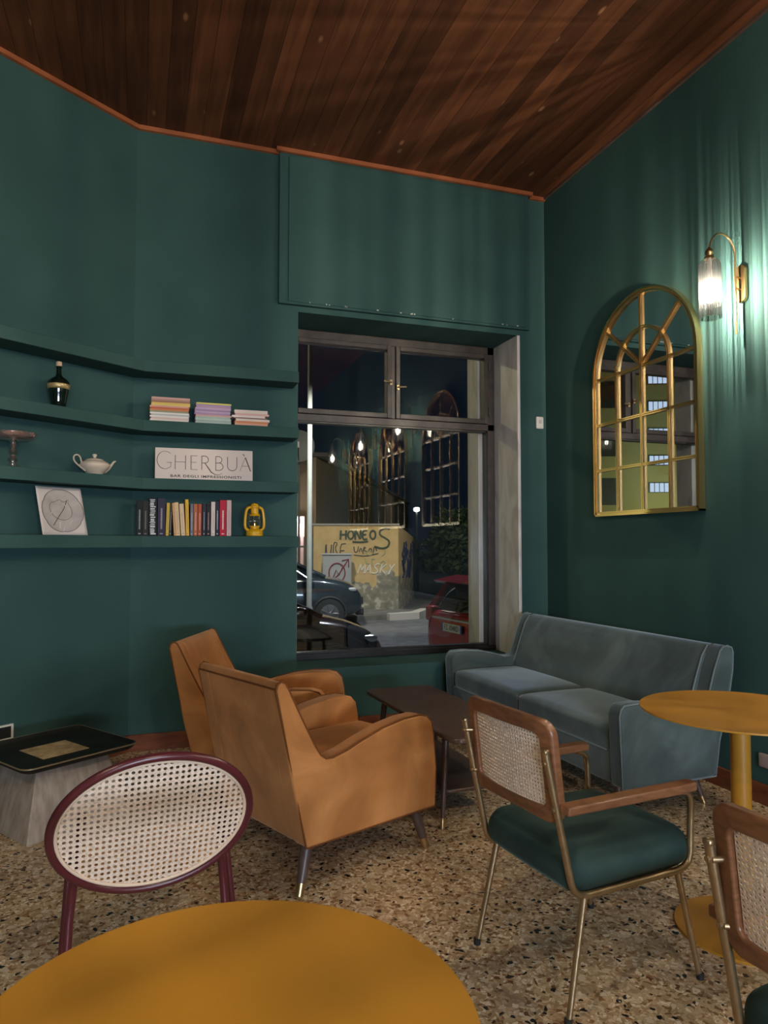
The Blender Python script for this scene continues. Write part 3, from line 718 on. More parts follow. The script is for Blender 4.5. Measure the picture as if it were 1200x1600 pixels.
m.add(v, [(0, 1, 5, 4), (1, 2, 6, 5), (2, 3, 7, 6), (3, 0, 4, 7), (0, 3, 2, 1), (4, 5, 6, 7)]); m.build('pyramid_base', WWOOD, t, bevel=.004)
MB().box(-.20, .20, -.20, .20, .296, .309).build('support_board', BLACKTOP, t)

# ------------------------------------------------------------ things on the shelves
z2, z3, z4 = 2.106, 1.740, 1.377
# magazine piles
def magpile(x0, x1, yc, cols, hts, group, labels, jit=.006, seed=1):
    r_ = random.Random(seed); z = z2 + .0005
    for i, (c_, hgt) in enumerate(zip(cols, hts)):
        dx = r_.uniform(-jit, jit); dy = r_.uniform(-.003, .003)
        t = thing('magazine', labels(i, len(cols)), 'magazine', ((x0 + x1) / 2 + dx, yc + dy, z), r_.uniform(-.02, .02), group)
        w = (x1 - x0) / 2 - r_.uniform(0, .004)
        cm = mat('magazine_cover', c_, .5, Specular_IOR_Level=.2)
        m = MB(); m.box(-w, w, -.075, .08, 0, .0009); m.box(-w, w, -.075, .08, hgt - .0011, hgt - .0002); m.box(-w, w, -.0755, -.0745, 0, hgt - .0002); m.build('cover', cm, t, smooth=False)
        pc = tuple(.55 * q + .25 for q in c_)
        MB().box(-w + .001, w - .001, -.0743, .079, .0009, hgt - .0011).build('pages', mat('magazine_pages', pc, .7), t, smooth=False)
        z += hgt
def nth(i, n, what, pile):
    pos = 'bottom of' if i == 0 else ('topmost of' if i == n - 1 else None)
    ordn = ['', 'second', 'third', 'fourth', 'fifth', 'sixth', 'seventh', 'eighth', 'ninth', 'tenth', 'eleventh', 'twelfth', 'thirteenth', 'fourteenth']
    return f'{what} magazine, {pos} {pile}' if pos else f'{what} magazine, {ordn[i]} from the bottom of {pile}'
c1 = [('cream', (.75, .66, .55)), ('pink white', (.70, .50, .45)), ('white', (.78, .72, .66)), ('grey white', (.5, .5, .46)), ('white', (.8, .74, .68)), ('olive', (.30, .30, .18)), ('orange', (.62, .22, .08)), ('red orange', (.55, .14, .06)), ('pink', (.68, .33, .28)), ('yellow', (.72, .55, .16)), ('yellow', (.75, .50, .12)), ('brown', (.35, .17, .11)), ('pale brown', (.45, .25, .2)), ('pinkish', (.62, .35, .30))]
hh = [R.uniform(.0095, .0125) for _ in c1]; hh = [q * .152 / sum(hh) for q in hh]
magpile(.045, .284, 4.757, [c[1] for c in c1], hh, 'magazines in the left pile', lambda i, n: nth(i, n, c1[i][0], 'the left pile'), .006, 1)
c2 = [('pale green', (.36, .43, .38)), ('grey green', (.30, .38, .34)), ('pale green', (.42, .50, .44)), ('sage', (.34, .42, .36)), ('rose', (.55, .32, .30)), ('violet', (.36, .24, .38)), ('lilac', (.46, .33, .46)), ('violet', (.34, .22, .36)), ('lilac', (.48, .34, .46)), ('mauve', (.42, .27, .38)), ('violet', (.38, .25, .40)), ('yellow', (.62, .58, .14))]
hh = [R.uniform(.0095, .0125) for _ in c2]; hh = [q * .132 / sum(hh) for q in hh]
magpile(.318, .545, 4.757, [c[1] for c in c2], hh, 'magazines in the middle pile', lambda i, n: nth(i, n, c2[i][0], 'the middle pile'), .005, 2)
c3 = [('orange white', (.68, .36, .24)), ('orange', (.65, .25, .12)), ('cream', (.75, .62, .52)), ('dark edged', (.25, .14, .12)), ('white', (.78, .66, .60)), ('pink', (.72, .42, .38)), ('cream', (.76, .64, .54))]
hh = [.013, .014, .015, .008, .014, .014, .022]
magpile(.563, .786, 4.757, [c[1] for c in c3], hh, 'magazines in the right pile', lambda i, n: nth(i, n, c3[i][0], 'the right pile'), .014, 5)

# bottle
p = pB(.572, .105, z2); t = thing('bottle', 'dark glass bottle with a gold band and pale cork', 'bottle', p)
MB().lathe([(.036, .001), (.040, .006), (.044, .04), (.052, .085), (.060, .128), (.061, .142), (.057, .158), (.045, .172), (.028, .183), (.018, .192), (.014, .205), (.0135, .238), (.017, .240), (.017, .247)], 36).build('body', BOTTLEG, t)
MB().lathe([(.0575, .112), (.0605, .125), (.0620, .137), (.0615, .141)], 36, cap=False).build('gold_band', mat('gold_label', (.52, .38, .16), .4, .4), t, solid=.001)
MB().lathe([(.013, .247), (.0165, .2475), (.0165, .273), (.013, .275)], 20).build('cork', mat('cork_stopper', (.66, .45, .28), .6), t)
# glass compote
p = pB(.835, .122, z3); t = thing('compote_dish', 'footed cut glass dish at the left edge on the third ledge', 'glass dish', p)
m = MB(); m.lathe([(.048, .001), (.050, .006), (.030, .014), (.014, .028), (.022, .040), (.027, .050), (.020, .060), (.013, .070), (.020, .080), (.024, .086), (.016, .094), (.011, .110), (.018, .122), (.014, .130), (.014, .142), (.030, .150)], 28)
CUT = mat('cut_glass', (.80, .74, .70), .05, .95)
m.build('stem', CUT, t)
MB().lathe([(.010, .148), (.06, .150), (.100, .160), (.113, .175), (.116, .190), (.110, .192), (.105, .176), (.06, .160), (.0, .158)], 48, mod=lambda th: 1 + .012 * cos(24 * th)).build('bowl', mat('rose_glass', (.62, .44, .40), .08, .8), t)
# teapot
p = pB(.335, .105, z3); t = thing('teapot', 'squat cream porcelain teapot on the third ledge', 'teapot', p, ANB)
PORC = mat('cream_porcelain', (.66, .54, .42), .22, Coat_Weight=.3)
MB().lathe([(.040, .001), (.042, .004), (.055, .018), (.078, .040), (.088, .056), (.088, .064), (.078, .076), (.060, .086), (.050, .090)], 40).build('body', PORC, t)
ld = MB().lathe([(.052, .089), (.050, .094), (.030, .101), (.010, .104)], 36).build('lid', PORC, t)
MB().lathe([(.006, .103), (.009, .110), (.0135, .118), (.013, .126), (.006, .130)], 16).build('knob', PORC, ld)
MB().tube([(.062, 0, .030), (.090, 0, .046), (.112, 0, .070), (.130, 0, .092), (.143, 0, .098)], [.017, .013, .009, .006, .0045], 12).build('spout', PORC, t)
MB().tube(smooth_poly([(-.060, 0, .022), (-.10, 0, .048), (-.133, 0, .074), (-.138, 0, .100), (-.118, 0, .116), (-.095, 0, .106), (-.088, 0, .080), (-.082, 0, .066)], 2, False), .0048, 8, up=(0, 1, 0)).build('handle', PORC, t)
# print leaning on the lowest ledge
p = pB(.540, .135, z4 + .001); t = thing('art_print', 'curling pale print of a scalloped plate drawing leaning on the lowest ledge', 'print', p, ANB)
PAP = mat('pale_paper', (.66, .57, .52), .4); GREYP = noisy('grey_wash', [(.3, (.36, .31, .29)), (.7, (.50, .44, .41))], 14, .4)
def pm(u, v, d=0):   # u -.137..137 ; v 0..0.276
    return (u - .02 * (v / .276) + 0, .045 * (v / .276) - .022 * ((u / .137) ** 2) * (1 - .4 * v / .276) - d, v)
def sheet(poly_in, d, m, name, par, th=.0006, nu=16, nv=14, u0=-.137, u1=.137, v0=0, v1=.276):
    mb = MB(); V_ = [pm(u0 + (u1 - u0) * i / nu, v0 + (v1 - v0) * j / nv, d) for i in range(nu + 1) for j in range(nv + 1)]
    mb.add(V_, [(i * (nv + 1) + j, (i + 1) * (nv + 1) + j, (i + 1) * (nv + 1) + j + 1, i * (nv + 1) + j + 1) for i in range(nu) for j in range(nv)])
    return mb.build(name, m, par, solid=th)
sheet(None, 0, PAP, 'paper', t)
def scall(th, r=.122): return r * (1 + .018 * abs(cos(3 * th)) - .02 * max(0, 1 - abs(((th / (pi / 3)) % 1) - .5) * 14))
mb = MB(); nn = 72; vs = [pm(0, .140, .0012)] + [pm(.008 + scall(2 * pi * i / nn) * cos(2 * pi * i / nn), .140 + scall(2 * pi * i / nn) * sin(2 * pi * i / nn), .0012) for i in range(nn)]
vs[0] = pm(.008, .140, .0012)
mid = [pm(.008 + .5 * scall(2 * pi * i / nn) * cos(2 * pi * i / nn), .140 + .5 * scall(2 * pi * i / nn) * sin(2 * pi * i / nn), .0012) for i in range(nn)]
vs += mid; fs = []
for i in range(nn): j = (i + 1) % nn; fs += [(0, 1 + nn + i, 1 + nn + j), (1 + nn + i, 1 + i, 1 + j, 1 + nn + j)]
mb.add(vs, fs); mb.build('plate_drawing', GREYP, t)
INK = mat('dark_ink', (.075, .05, .045), .5); LT = mat('pale_ink', (.66, .60, .56), .4)
mb = MB()
def stroke(pts, r, d=.002): mb.tube([pm(u, v, d) for u, v in pts], r, 5)
mb.tube([pm(.008 + scall(2 * pi * i / nn) * cos(2 * pi * i / nn), .140 + scall(2 * pi * i / nn) * sin(2 * pi * i / nn), .002) for i in range(nn)], .0016, 5, closed=True)
stroke(smooth_poly([(-.03, .19), (-.058, .185), (-.07, .15), (-.05, .11), (-.02, .09), (.03, .085), (.065, .11), (.068, .15), (.05, .185)], 2, False), .0012)
stroke([(-.055, .055), (-.02, .10), (.02, .15), (.045, .20)], .0022); stroke([(-.03, .19), (.0, .205), (.025, .19), (.055, .205), (.05, .185)], .0012)
mb.build('ink_lines', INK, t)
mb = MB(); stroke([(.02, .185), (.035, .165)], .003); stroke([(-.062, .12), (-.045, .155)], .002); stroke([(-.02, .035), (-.012, .075)], .004); stroke([(.04, .055), (.06, .085)], .003); stroke([(.0, .022), (.01, .05)], .003)
mb.build('highlights', LT, t)

# name board
t = thing('name_board', 'pinkish white board lettered with the bar name on the third ledge', 'sign', (.388, 4.735, z3 + .001), radians(-1), rx=radians(-5))
BOARD = mat('board_white', (.70, .58, .51), .5)
MB().box(-.309, .309, 0, .006, 0, .205).build('board', BOARD, t, bevel=.001, smooth=False)
INKB = mat('brown_ink', (.055, .035, .028), .5)
mb = MB(); Hc = .092; Zb = .067
def ltr(x, w, strokes):
    for st in strokes:
        pts, thick = st
        P = [(-.309 + x + u * w, -.0006, Zb + v * Hc) for u, v in pts]
        r_ = thick if isinstance(thick, list) else [thick] * len(P)
        mb.tube(P, r_, 6, flat=.35 if 0 else 1, up=(0, 1, 0))
THN = .0013; MED = .0021; THK = .0033
g = arc(.56, .56, .56, 48, 180, 12, .56) + arc(.56, .56, .56, 190, 318, 12, .56)
ltr(.012, .088, [([(u, v * 1.12 - .0) for u, v in g] + [(.96, .17), (.96, .46)], [THN] * 8 + [MED] * 12 + [THN] * 8), ([(.68, .46), (1.05, .46)], THN)])
ltr(.124, .064, [([(0, 0), (0, 1)], MED), ([(1, 0), (1, 1)], MED), ([(0, .53), (1, .53)], THN)])
ltr(.222, .040, [([(0, 0), (0, 1)], MED), ([(0, 1), (1, 1)], THN), ([(0, .53), (.85, .53)], THN), ([(0, 0), (1.05, 0)], THN)])
ltr(.290, .044, [([(0, 0), (0, 1)], MED), ([(0, 1), (.4, 1)] + [(.45 + .5 * cos(radians(a_)), .75 + .25 * sin(radians(a_))) for a_ in range(80, -81, -16)] + [(.4, .5), (0, .5)], MED), ([(.42, .5), (.9, .18), (1.35, -.14), (1.9, -.30), (2.5, -.32), (2.95, -.22)], [MED, THK, THK, MED, THN, THN])])
ltr(.379, .048, [([(0, 0), (0, 1)], MED), ([(0, 1), (.35, 1)] + [(.4 + .42 * cos(radians(a_)), .77 + .23 * sin(radians(a_))) for a_ in range(80, -81, -16)] + [(.35, .54), (0, .54)], MED), ([(.35, .54)] + [(.45 + .52 * cos(radians(a_)), .27 + .27 * sin(radians(a_))) for a_ in range(80, -81, -16)] + [(.35, 0), (0, 0)], MED)])
ltr(.455, .060, [([(0, 1), (0, .35)] + [(.5 + .5 * cos(radians(a_)), .32 + .32 * sin(radians(a_))) for a_ in range(190, 351, 16)] + [(1, .35), (1, 1)], MED)])
ltr(.535, .070, [([(0, 0), (.5, 1)], THN), ([(.5, 1), (1, 0)], THK), ([(.2, .36), (.82, .36)], THN), ([(.28, 1.24), (.46, 1.10)], [THK, THN])])
mb.build('lettering', INKB, t)
text_obj('caption', 'BAR DEGLI IMPRESSIONISTI', .023, INKB, t, (.01, -.0012, .022), (radians(90), 0, 0), .0004, 1.15, 1.42, .0005)

# books
BK = [(213, 222, 783, 0, (.006, .007, .006), 'black', (.3, .3, .3)), (222, 231, 785, 0, (.020, .017, .012), 'dark brown', (.15, .12, .1)), (231.5, 243.6, 780, 0, (.012, .012, .012), 'black and white patterned', (.7, .68, .65)),
 (244.6, 256.5, 780, 0, (.035, .028, .050), 'dark purple', (.3, .25, .3)), (257, 262, 787, 1.5, (.62, .40, .06), 'yellow', (.3, .2, .05)), (262.2, 266, 789, 1.5, (.05, .045, .03), 'black spined paperback-sized', (.3, .3, .2)),
 (270, 274, 787, -4, (.66, .36, .16), 'orange cream', (.4, .2, .1)), (273.8, 280, 786, -4, (.72, .50, .28), 'cream', (.4, .3, .2)), (281, 288, 788, -4, (.72, .52, .32), 'pale cream', (.5, .3, .2)), (288.6, 294, 781, -2, (.72, .42, .04), 'tall bright yellow', (.4, .2, .05)),
 (295, 300, 788, 0, (.16, .16, .19), 'grey blue', (.4, .4, .4)), (300.4, 306.5, 788, 0, (.42, .12, .045), 'orange', (.7, .4, .3)), (307, 313, 788, 0, (.38, .075, .035), 'red orange', (.7, .4, .3)), (313.8, 319.8, 787, 0, (.018, .022, .035), 'dark blue', (.3, .3, .4)),
 (320.2, 327.3, 787, 0, (.012, .011, .012), 'black', (.4, .2, .2)), (327.8, 334.5, 784, 0, (.62, .52, .48), 'white', (.4, .3, .3)), (335, 341, 783, 0, (.014, .018, .035), 'navy', (.5, .5, .55)), (341.6, 352.3, 781, 0, (.45, .012, .035), 'crimson', (.75, .6, .55)), (352.8, 360.5, 781, 0, (.60, .40, .38), 'pale pink', (.5, .25, .25))]
where = ['leftmost of the row', 'second from the left', 'with a speckled spine near the left end', 'left of the yellow book', 'right of the purple one', 'thin, squeezed beside the first yellow book', 'leaning, first of the leaning three', 'leaning in the middle of the leaning three', 'leaning against the tall yellow one', 'leaning slightly left', 'just right of the tall yellow book', 'right of the grey blue one', 'between orange and dark blue books', 'left of a black book', 'just left of the white book', 'thin, in the right half of the row', 'between the white and crimson books', 'thick, near the right end', 'at the right end beside the lantern gap']
cream_pages = mat('book_pages', (.60, .50, .38), .8)
for i, (a_, b_, top, lean, col_, cn, tc_) in enumerate(BK):
    x0 = -.027 + (a_ - 213) / 253; x1 = -.027 + (b_ - 213) / 253; hgt = (838 - top) / 246 * .985 + .004; th = x1 - x0 - .0012; dp = R.uniform(.115, .14)
    t = thing('book', f'{cn} book, {where[i]}', 'book', ((x0 + x1) / 2 + (.5 * th * 0), 4.695, z4 + .0012 + abs(sin(radians(lean))) * th * .5), 0, 'books standing on the lowest ledge', ry=radians(lean))
    cm = mat('book_cover', col_, .55, Specular_IOR_Level=.2); w = th / 2
    m = MB(); m.box(-w, -w + .0012, 0, dp, 0, hgt); m.box(w - .0012, w, 0, dp, 0, hgt); m.box(-w, w, -.0012, .0008, 0, hgt); m.build('cover', cm, t, bevel=.0006)
    MB().box(-w + .0012, w - .0012, .0008, dp - .003, .003, hgt - .004).build('pages', cream_pages, t, smooth=False)
    m = MB(); sc = mat('spine_print', tc_, .5); rz_ = random.Random(i)
    if i == 2:
        z = .008
        while z < hgt - .01:
            q = rz_.uniform(.003, .008); m.box(-w + .004 + rz_.uniform(0, .006), w - .004 - rz_.uniform(0, .015), -.0019, -.0011, z, z + q); z += q + rz_.uniform(.003, .007)
    else:
        z = hgt * .18
        while z < hgt * .72:
            q = rz_.uniform(.002, .006); m.box(-w * .22, w * .22, -.0016, -.0011, z, z + q); z += q + .0015
        m.box(-w * .4, w * .4, -.0016, -.0011, .010, .016)
    m.build('spine_print', sc, t, smooth=False)

# lantern
t = thing('lantern', 'bright yellow hurricane lantern at the right end of the lowest ledge', 'lantern', (.716, 4.755, z4 + .001), radians(15))
YEL = mat('yellow_enamel', (.80, .42, .010), .30, Coat_Weight=.3)
MB().lathe([(.052, 0), (.056, .004), (.056, .028), (.052, .036), (.040, .044), (.030, .050), (.030, .058), (.036, .062), (.036, .068)], 32).build('tank', YEL, t)
MB().lathe([(.026, .068), (.034, .082), (.038, .098), (.035, .118), (.028, .134)], 28, cap=False).build('globe', CLEAR, t)
MB().lathe([(.012, .068), (.013, .085), (.006, .092)], 14).build('burner', GOLD, t)
MB().lathe([(.036, .134), (.038, .138), (.036, .142), (.026, .150), (.025, .186), (.032, .190), (.032, .196), (.026, .202), (.024, .214), (.012, .220)], 28).build('hood', YEL, t)
for s in (-1, 1):
    m = MB(); m.tube(smooth_poly([(s * .030, 0, .192), (s * .052, 0, .186), (s * .062, 0, .160), (s * .068, 0, .10), (s * .068, 0, .06), (s * .055, 0, .042), (s * .042, 0, .040)], 2, False), .0095, 10, up=(0, 1, 0)); m.build('side_tube', YEL, t)
m = MB()
for q in range(6):
    aa = pi * q / 3; m.tube([(.037 * cos(aa), .037 * sin(aa), .068), (.042 * cos(aa), .042 * sin(aa), .10), (.036 * cos(aa), .036 * sin(aa), .136)], .0013, 6)
m.tube([(.042 * cos(2 * pi * q / 24), .042 * sin(2 * pi * q / 24), .10) for q in range(24)], .0013, 6, closed=True); m.build('wire_guard', CHROME, t)
m = MB(); m.tube([(.058 * cos(radians(q)), -.012, .14 + .0 + .095 * sin(radians(q)) * .12) for q in range(0, 181, 15)], .0012, 6); m.build('bail_handle', CHROME, t)

# ------------------------------------------------------------ bar shelves behind the photographer (seen only in the mirrors)
for z, nm in ((.9, 'lowest'), (1.35, 'middle'), (1.8, 'upper')):
    t = thing('bar_shelf', f'{nm} wooden bar board behind the camera, faint in the mirrors', 'shelf', (XL + .001, -.6, z), 0, 'bar boards behind the camera'); MB().box(0, .26, -1.4, 1.4, 0, .03).build('board', CWOOD, t, bevel=.003)
    for y in (-1.1, 1.1): MB().prism([(0, 0), (.18, 0), (0, -.14)], y, y + .02).build('bracket', DARKP, t)
rb = random.Random(11); BC = [mat('liquor', c_, .12, Coat_Weight=.4) for c_ in ((.02, .03, .02), (.25, .10, .03), (.5, .48, .42), (.05, .02, .02), (.4, .3, .1))]
protos = []; ORD = ['first', 'second', 'third', 'fourth', 'fifth', 'sixth']; BN = ['dark green', 'amber', 'pale', 'near black', 'golden']
for i in range(18):
    z = (.931, 1.381, 1.831)[i % 3]; y = -1.80 + .42 * (i // 3) + rb.uniform(-.05, .05); k = (i * 2) % 5
    lab = f"{BN[k]} bottle, {ORD[i // 3]} from the far end of the {('lowest', 'middle', 'upper')[i % 3]} bar board"
    pk = {q['k']: q for q in protos}
    if k not in pk:
        b = thing('bar_bottle', lab, 'bottle', (XL + .15, y, z), 0, 'bottles on the bar boards'); b['k'] = k
        w = rb.uniform(.033, .042); MB().lathe([(w, 0), (w, .18), (w * .7, .21), (.013, .235), (.013, .30), (.0, .30)], 14).build('body', BC[k], b); protos.append(b)
    else: dup(pk[k], None, (XL + .15, y, z), None, lab)

# ------------------------------------------------------------ the street outside
G = -.5
ASPH = noisy('asphalt', [(.3, (.085, .088, .095)), (.7, (.15, .155, .165))], 5, .7, detail=8, bump=.1)
PAVE = noisy('pavement', [(.3, (.10, .10, .09)), (.7, (.19, .185, .17))], 4, .8, detail=8)
struct(MB().box(-45, 60, 5.6, 90, G - .1, G).build('street', ASPH, smooth=False))
struct(MB().prism([(-20, 15.3), (4.2, 15.9), (6.4, 16.35), (6.9, 17.0), (6.4, 17.6), (4.2, 18.4), (-20, 19)], G, G + .12, 'xy').build('sidewalk', PAVE, smooth=False))
struct(MB().prism([(5.6, 15.95), (6.42, 16.1), (7.05, 17.0), (6.85, 17.1), (6.3, 16.35), (5.6, 16.15)], G, G + .16, 'xy').build('curb', mat('pale_kerbstone', (.50, .48, .43), .7), smooth=False))
# graffiti wall
def make_plaster():
    m = mat('peeling_plaster', (.5, .4, .2), .85); b = m.node_tree.nodes['Principled BSDF']
    tc = N(m, 'ShaderNodeTexCoord'); sp = N(m, 'ShaderNodeSeparateXYZ'); L(m, tc.outputs['Object'], sp.inputs[0])
    nz = N(m, 'ShaderNodeTexNoise', i_Scale=1.7, i_Detail=6.0); L(m, tc.outputs['Object'], nz.inputs[0])
    ad = N(m, 'ShaderNodeMath', operation='MULTIPLY_ADD'); L(m, nz.outputs[0], ad.inputs[0]); ad.inputs[1].default_value = -1.9; L(m, sp.outputs[2], ad.inputs[2])
    base = ramp(m, ad.outputs[0], [(.0, (.30, .29, .22)), (.02, (.19, .185, .15))], 'CONSTANT')
    r = ramp(m, ad.outputs[0], [(.0, (0, 0, 0)), (.04, (1, 1, 1))])
    n2 = N(m, 'ShaderNodeTexNoise', i_Scale=5.0, i_Detail=6.0); L(m, tc.outputs['Object'], n2.inputs[0])
    low = ramp(m, n2.outputs[0], [(.4, (.16, .155, .12)), (.55, (.24, .225, .17)), (.62, (.42, .40, .34))])
    hi = ramp(m, n2.outputs[0], [(.3, (.46, .33, .145)), (.7, (.56, .42, .20))])
    mx = N(m, 'ShaderNodeMix', data_type='RGBA'); L(m, r.outputs[0], mx.inputs[0]); L(m, low.outputs[0], mx.inputs[6]); L(m, hi.outputs[0], mx.inputs[7]); L(m, mx.outputs[2], b.inputs['Base Color'])
    return m
PLAST = make_plaster()
A_ = Vector((4.25, 18.08)); B2 = Vector((6.36, 17.42)); C_ = Vector((10.0, 25.1)); D_ = Vector((7.5, 26.5))
wallr = thing('graffiti_wall', 'peeling ochre garden wall covered in spray graffiti across the street', 'wall', (A_.x, A_.y, G), atan2(B2.y - A_.y, B2.x - A_.x))
Wd = (B2 - A_).length; dd = (B2 - A_).normalized(); nn_ = Vector((-dd.y, dd.x)); cl = ((C_ - A_).dot(dd), (C_ - A_).dot(nn_))
m = MB(); v = [(0, 0, 0), (Wd, 0, 0), (cl[0], cl[1], 0), (0, cl[1], 0), (0, 0, 2.32), (Wd, 0, 2.30), (cl[0], cl[1], 1.9), (0, cl[1], 2.3)]
m.add(v, [(0, 1, 5, 4), (1, 2, 6, 5), (2, 3, 7, 6), (3, 0, 4, 7), (4, 5, 6, 7)]); m.build('masonry', PLAST, wallr, smooth=False)
MB().box(-.03, Wd + .03, -.04, .2, 2.30, 2.345).build('coping', mat('concrete_coping', (.30, .30, .28), .8), wallr, smooth=False)
def spray(name, col, strokes, r_, s, x, z, skew=0):
    m = MB()
    for st in strokes: m.tube([(x + (u + v * skew) * s, -.006, z + v * s) for u, v in smooth_poly(st, 1, False)], r_, 5, up=(0, 1, 0))
    return m.build(name, mat(name + '_paint', col, .6), wallr)
LET = {'H': [[(0, 0), (.05, 1)], [(.6, 0), (.62, 1)], [(-.1, .5), (.75, .55)]], 'O': [[(.3, 1), (0, .7), (.05, .2), (.35, 0), (.62, .3), (.6, .8), (.3, 1)]], 'N': [[(0, 0), (.02, 1)], [(.02, 1), (.55, .05)], [(.55, .05), (.6, 1.05)]],
 'E': [[(.5, 1), (0, .95), (0, 0), (.5, .05)], [(0, .5), (.4, .55)]], 'S': [[(.6, .95), (.25, 1.05), (.02, .75), (.3, .5), (.6, .2), (.3, -.05), (-.1, .05)]], 'M': [[(0, 0), (.08, 1)], [(.08, 1), (.35, .3)], [(.35, .3), (.62, 1)], [(.62, 1), (.7, 0)]],
 'A': [[(0, 0), (.3, 1)], [(.3, 1), (.58, 0)], [(.1, .4), (.5, .4)]], 'K': [[(0, 0), (0, 1)], [(.5, 1), (0, .5)], [(0, .5), (.55, 0)]], 'Y': [[(0, 1), (.3, .5)], [(.6, 1), (.3, .5), (.2, -.1)]]}
def word(w, x, z, s, adv=.8):
    st = []
    for i, ch in enumerate(w): st += [[(u + i * adv, v) for u, v in q] for q in LET[ch]]
    return st
spray('tag_green', (.03, .055, .025), word('HONEO', 0, 0, 1) + [[(5.35, 1.15), (4.8, 1.25), (4.25, .95), (4.3, .45), (4.9, .15), (5.35, -.2), (5.2, -.8), (4.5, -1.0), (3.7, -.75)]] + [[(1.3, -.25), (2.2, -.3), (3, -.2)]], .028, .24, .70, 1.93)
spray('tag_black', (.025, .022, .02), [[(0, 0), (.1, 1.6), (.15, .3), (.45, .2), (.6, 1.5), (.5, .5)], [(.7, .2), (.75, 1.5), (1.1, 1.4), (.85, .9), (1.2, .3)], [(1.3, .1), (1.35, 1.3), (1.8, 1.35)], [(1.3, .7), (1.7, .75)], [(1.3, .1), (1.8, .2), (2, -.2)], [(.1, -.6), (.6, -.3), (1, -.7)], [(1.2, -.8), (1.3, -.3), (1.7, -.5), (2.1, -.3)], [(-.3, -1.9), (.3, -1.6), (.6, -2)]], .014, .30, .30, 1.42)
spray('tag_black_script', (.025, .022, .02), [[(0, 1), (.1, .2), (.5, .3), (.6, 1)], [(.7, .3), (.9, .9), (1.1, .3)], [(1.2, 0), (1.3, 1), (1.6, .8), (1.2, .6), (1.7, .3)], [(1.8, .3), (2.2, .9), (2.4, .2)], [(2.5, 0), (2.7, 1.2), (3.0, .4)], [(0, -.1), (1.6, -.3), (3.2, .1)]], .013, .2, 1.05, 1.55)
spray('tag_white', (.62, .62, .56), word('MASKY', 0, 0, 1), .018, .24, 1.15, 1.05, .25)
spray('tag_pale_green', (.30, .34, .16), [[(0, .9), (.4, 1.2), (.9, 1), (.5, .6), (0, .9)], [(0, .4), (.1, -.2), (.5, -.2)], [(.6, .3), (1, .3)], [(.7, .3), (.7, -.4)], [(1.9, 1.5), (2.1, .9), (1.7, .6)], [(1.5, -.2), (1.9, .2), (2.1, -.3), (1.7, -.6), (1.5, -.2)]], .014, .25, 1.35, 1.35)
m = MB(); rg = random.Random(5); side = Vector((cl[0] - Wd, cl[1])).normalized(); sn = Vector((side.y, -side.x))
for k in range(14):
    u = rg.uniform(1.2, 5.5); z = rg.uniform(.9, 1.6); P = []
    for j in range(5): q = Vector((Wd, 0)) + side * (u + rg.uniform(-.5, .5)) + sn * .01; P.append((q.x, q.y, z + rg.uniform(-.35, .35)))
    m.tube(P, .03, 5)
m.build('blue_scrawl', mat('blue_spray', (.03, .04, .14), .6), wallr)
# cabinet
cab = thing('utility_cabinet', 'grey street utility cabinet with red spray mark against the graffiti wall', 'cabinet', (4.68, 17.32, G + .12), radians(-15))
MB().box(-.36, .36, -.18, .18, 0, 1.42).build('body', mat('cabinet_grey', (.26, .28, .28), .6), cab, bevel=.01)
MB().box(-.39, .39, -.21, .21, 1.42, 1.46).build('lid', mat('cabinet_lid', (.36, .38, .38), .6), cab, bevel=.01)
MB().box(-.34, .34, -.188, -.18, .06, 1.38).build('door', mat('cabinet_door', (.28, .30, .31), .55), cab, bevel=.003)
m = MB(); Y_ = -.20
m.tube([(.0 + .20 * cos(radians(a_)), Y_, .98 + .24 * sin(radians(a_))) for a_ in range(0, 360, 20)], .018, 6, closed=True, up=(0, 1, 0))
for P in ([(-.26, .66), (-.05, .85), (.05, .95), (.27, 1.30)], [(.12, 1.28), (.29, 1.32), (.29, 1.12)], [(-.10, .85), (-.02, 1.05), (.05, .93), (.14, 1.12)]): m.tube([(a_, Y_, b_) for a_, b_ in P], .016, 6, up=(0, 1, 0))
m.build('red_mark', mat('red_spray', (.17, .012, .02), .6), cab)
# fence, lamp wall, post, dish
fen = thing('metal_fence', 'grey vertical bar fence left of the graffiti wall', 'fence', (2.2, 18.35, G + .1), radians(-4))
m = MB(); m.box(0, 2.1, -.02, .02, .35, .40); m.box(0, 2.1, -.02, .02, 1.62, 1.67); m.build('rail', mat('fence_grey', (.09, .11, .11), .5), fen)
FG = mat('fence_bar_grey', (.11, .13, .13), .5); bar0 = None
for k in range(19):
    if bar0 is None: bar0 = MB().tube([(0, 0, 0), (0, 0, 1.9)], .016, 6).build('bar', FG, fen)
    else: c = bar0.copy(); COL.objects.link(c); c.parent = fen; c.location.x = k * .115
hw = thing('rendered_house', 'pinkish house wall lit by a lamp behind the fence', 'house', (0, 0, 0))
MB().box(-6, 4.7, 21.2, 21.5, G, 2.15).build('wall', mat('pink_render', (.55, .40, .38), .8), hw, smooth=False)
lamp = thing('wall_lamp', 'glaring white lamp on the pinkish house wall', 'lamp', (4.42, 21.05, 2.02))
MB().rbox((-.09, -.06, -.05), (.09, .06, .05), .03, 6).build('diffuser', emis('lamp_white', (1, .95, 1), 40), lamp); MB().box(-.03, .03, .05, .16, -.02, .02).build('bracket', DARKP, lamp)
light('wall_lamp_light', 'POINT', (4.35, 20.75, 1.98), 60, (1, .88, .95), .08)
post = thing('lamp_post', 'tall pale grey lamp post rising past the window top', 'lamp post', (3.31, 14.45, G))
MB().lathe([(.075, 0), (.075, .5), (.055, .55), (.048, 7.6)], 20).build('pole', noisy('galvanised', [(.3, (.20, .24, .25)), (.7, (.27, .31, .32))], 3, .6), post)
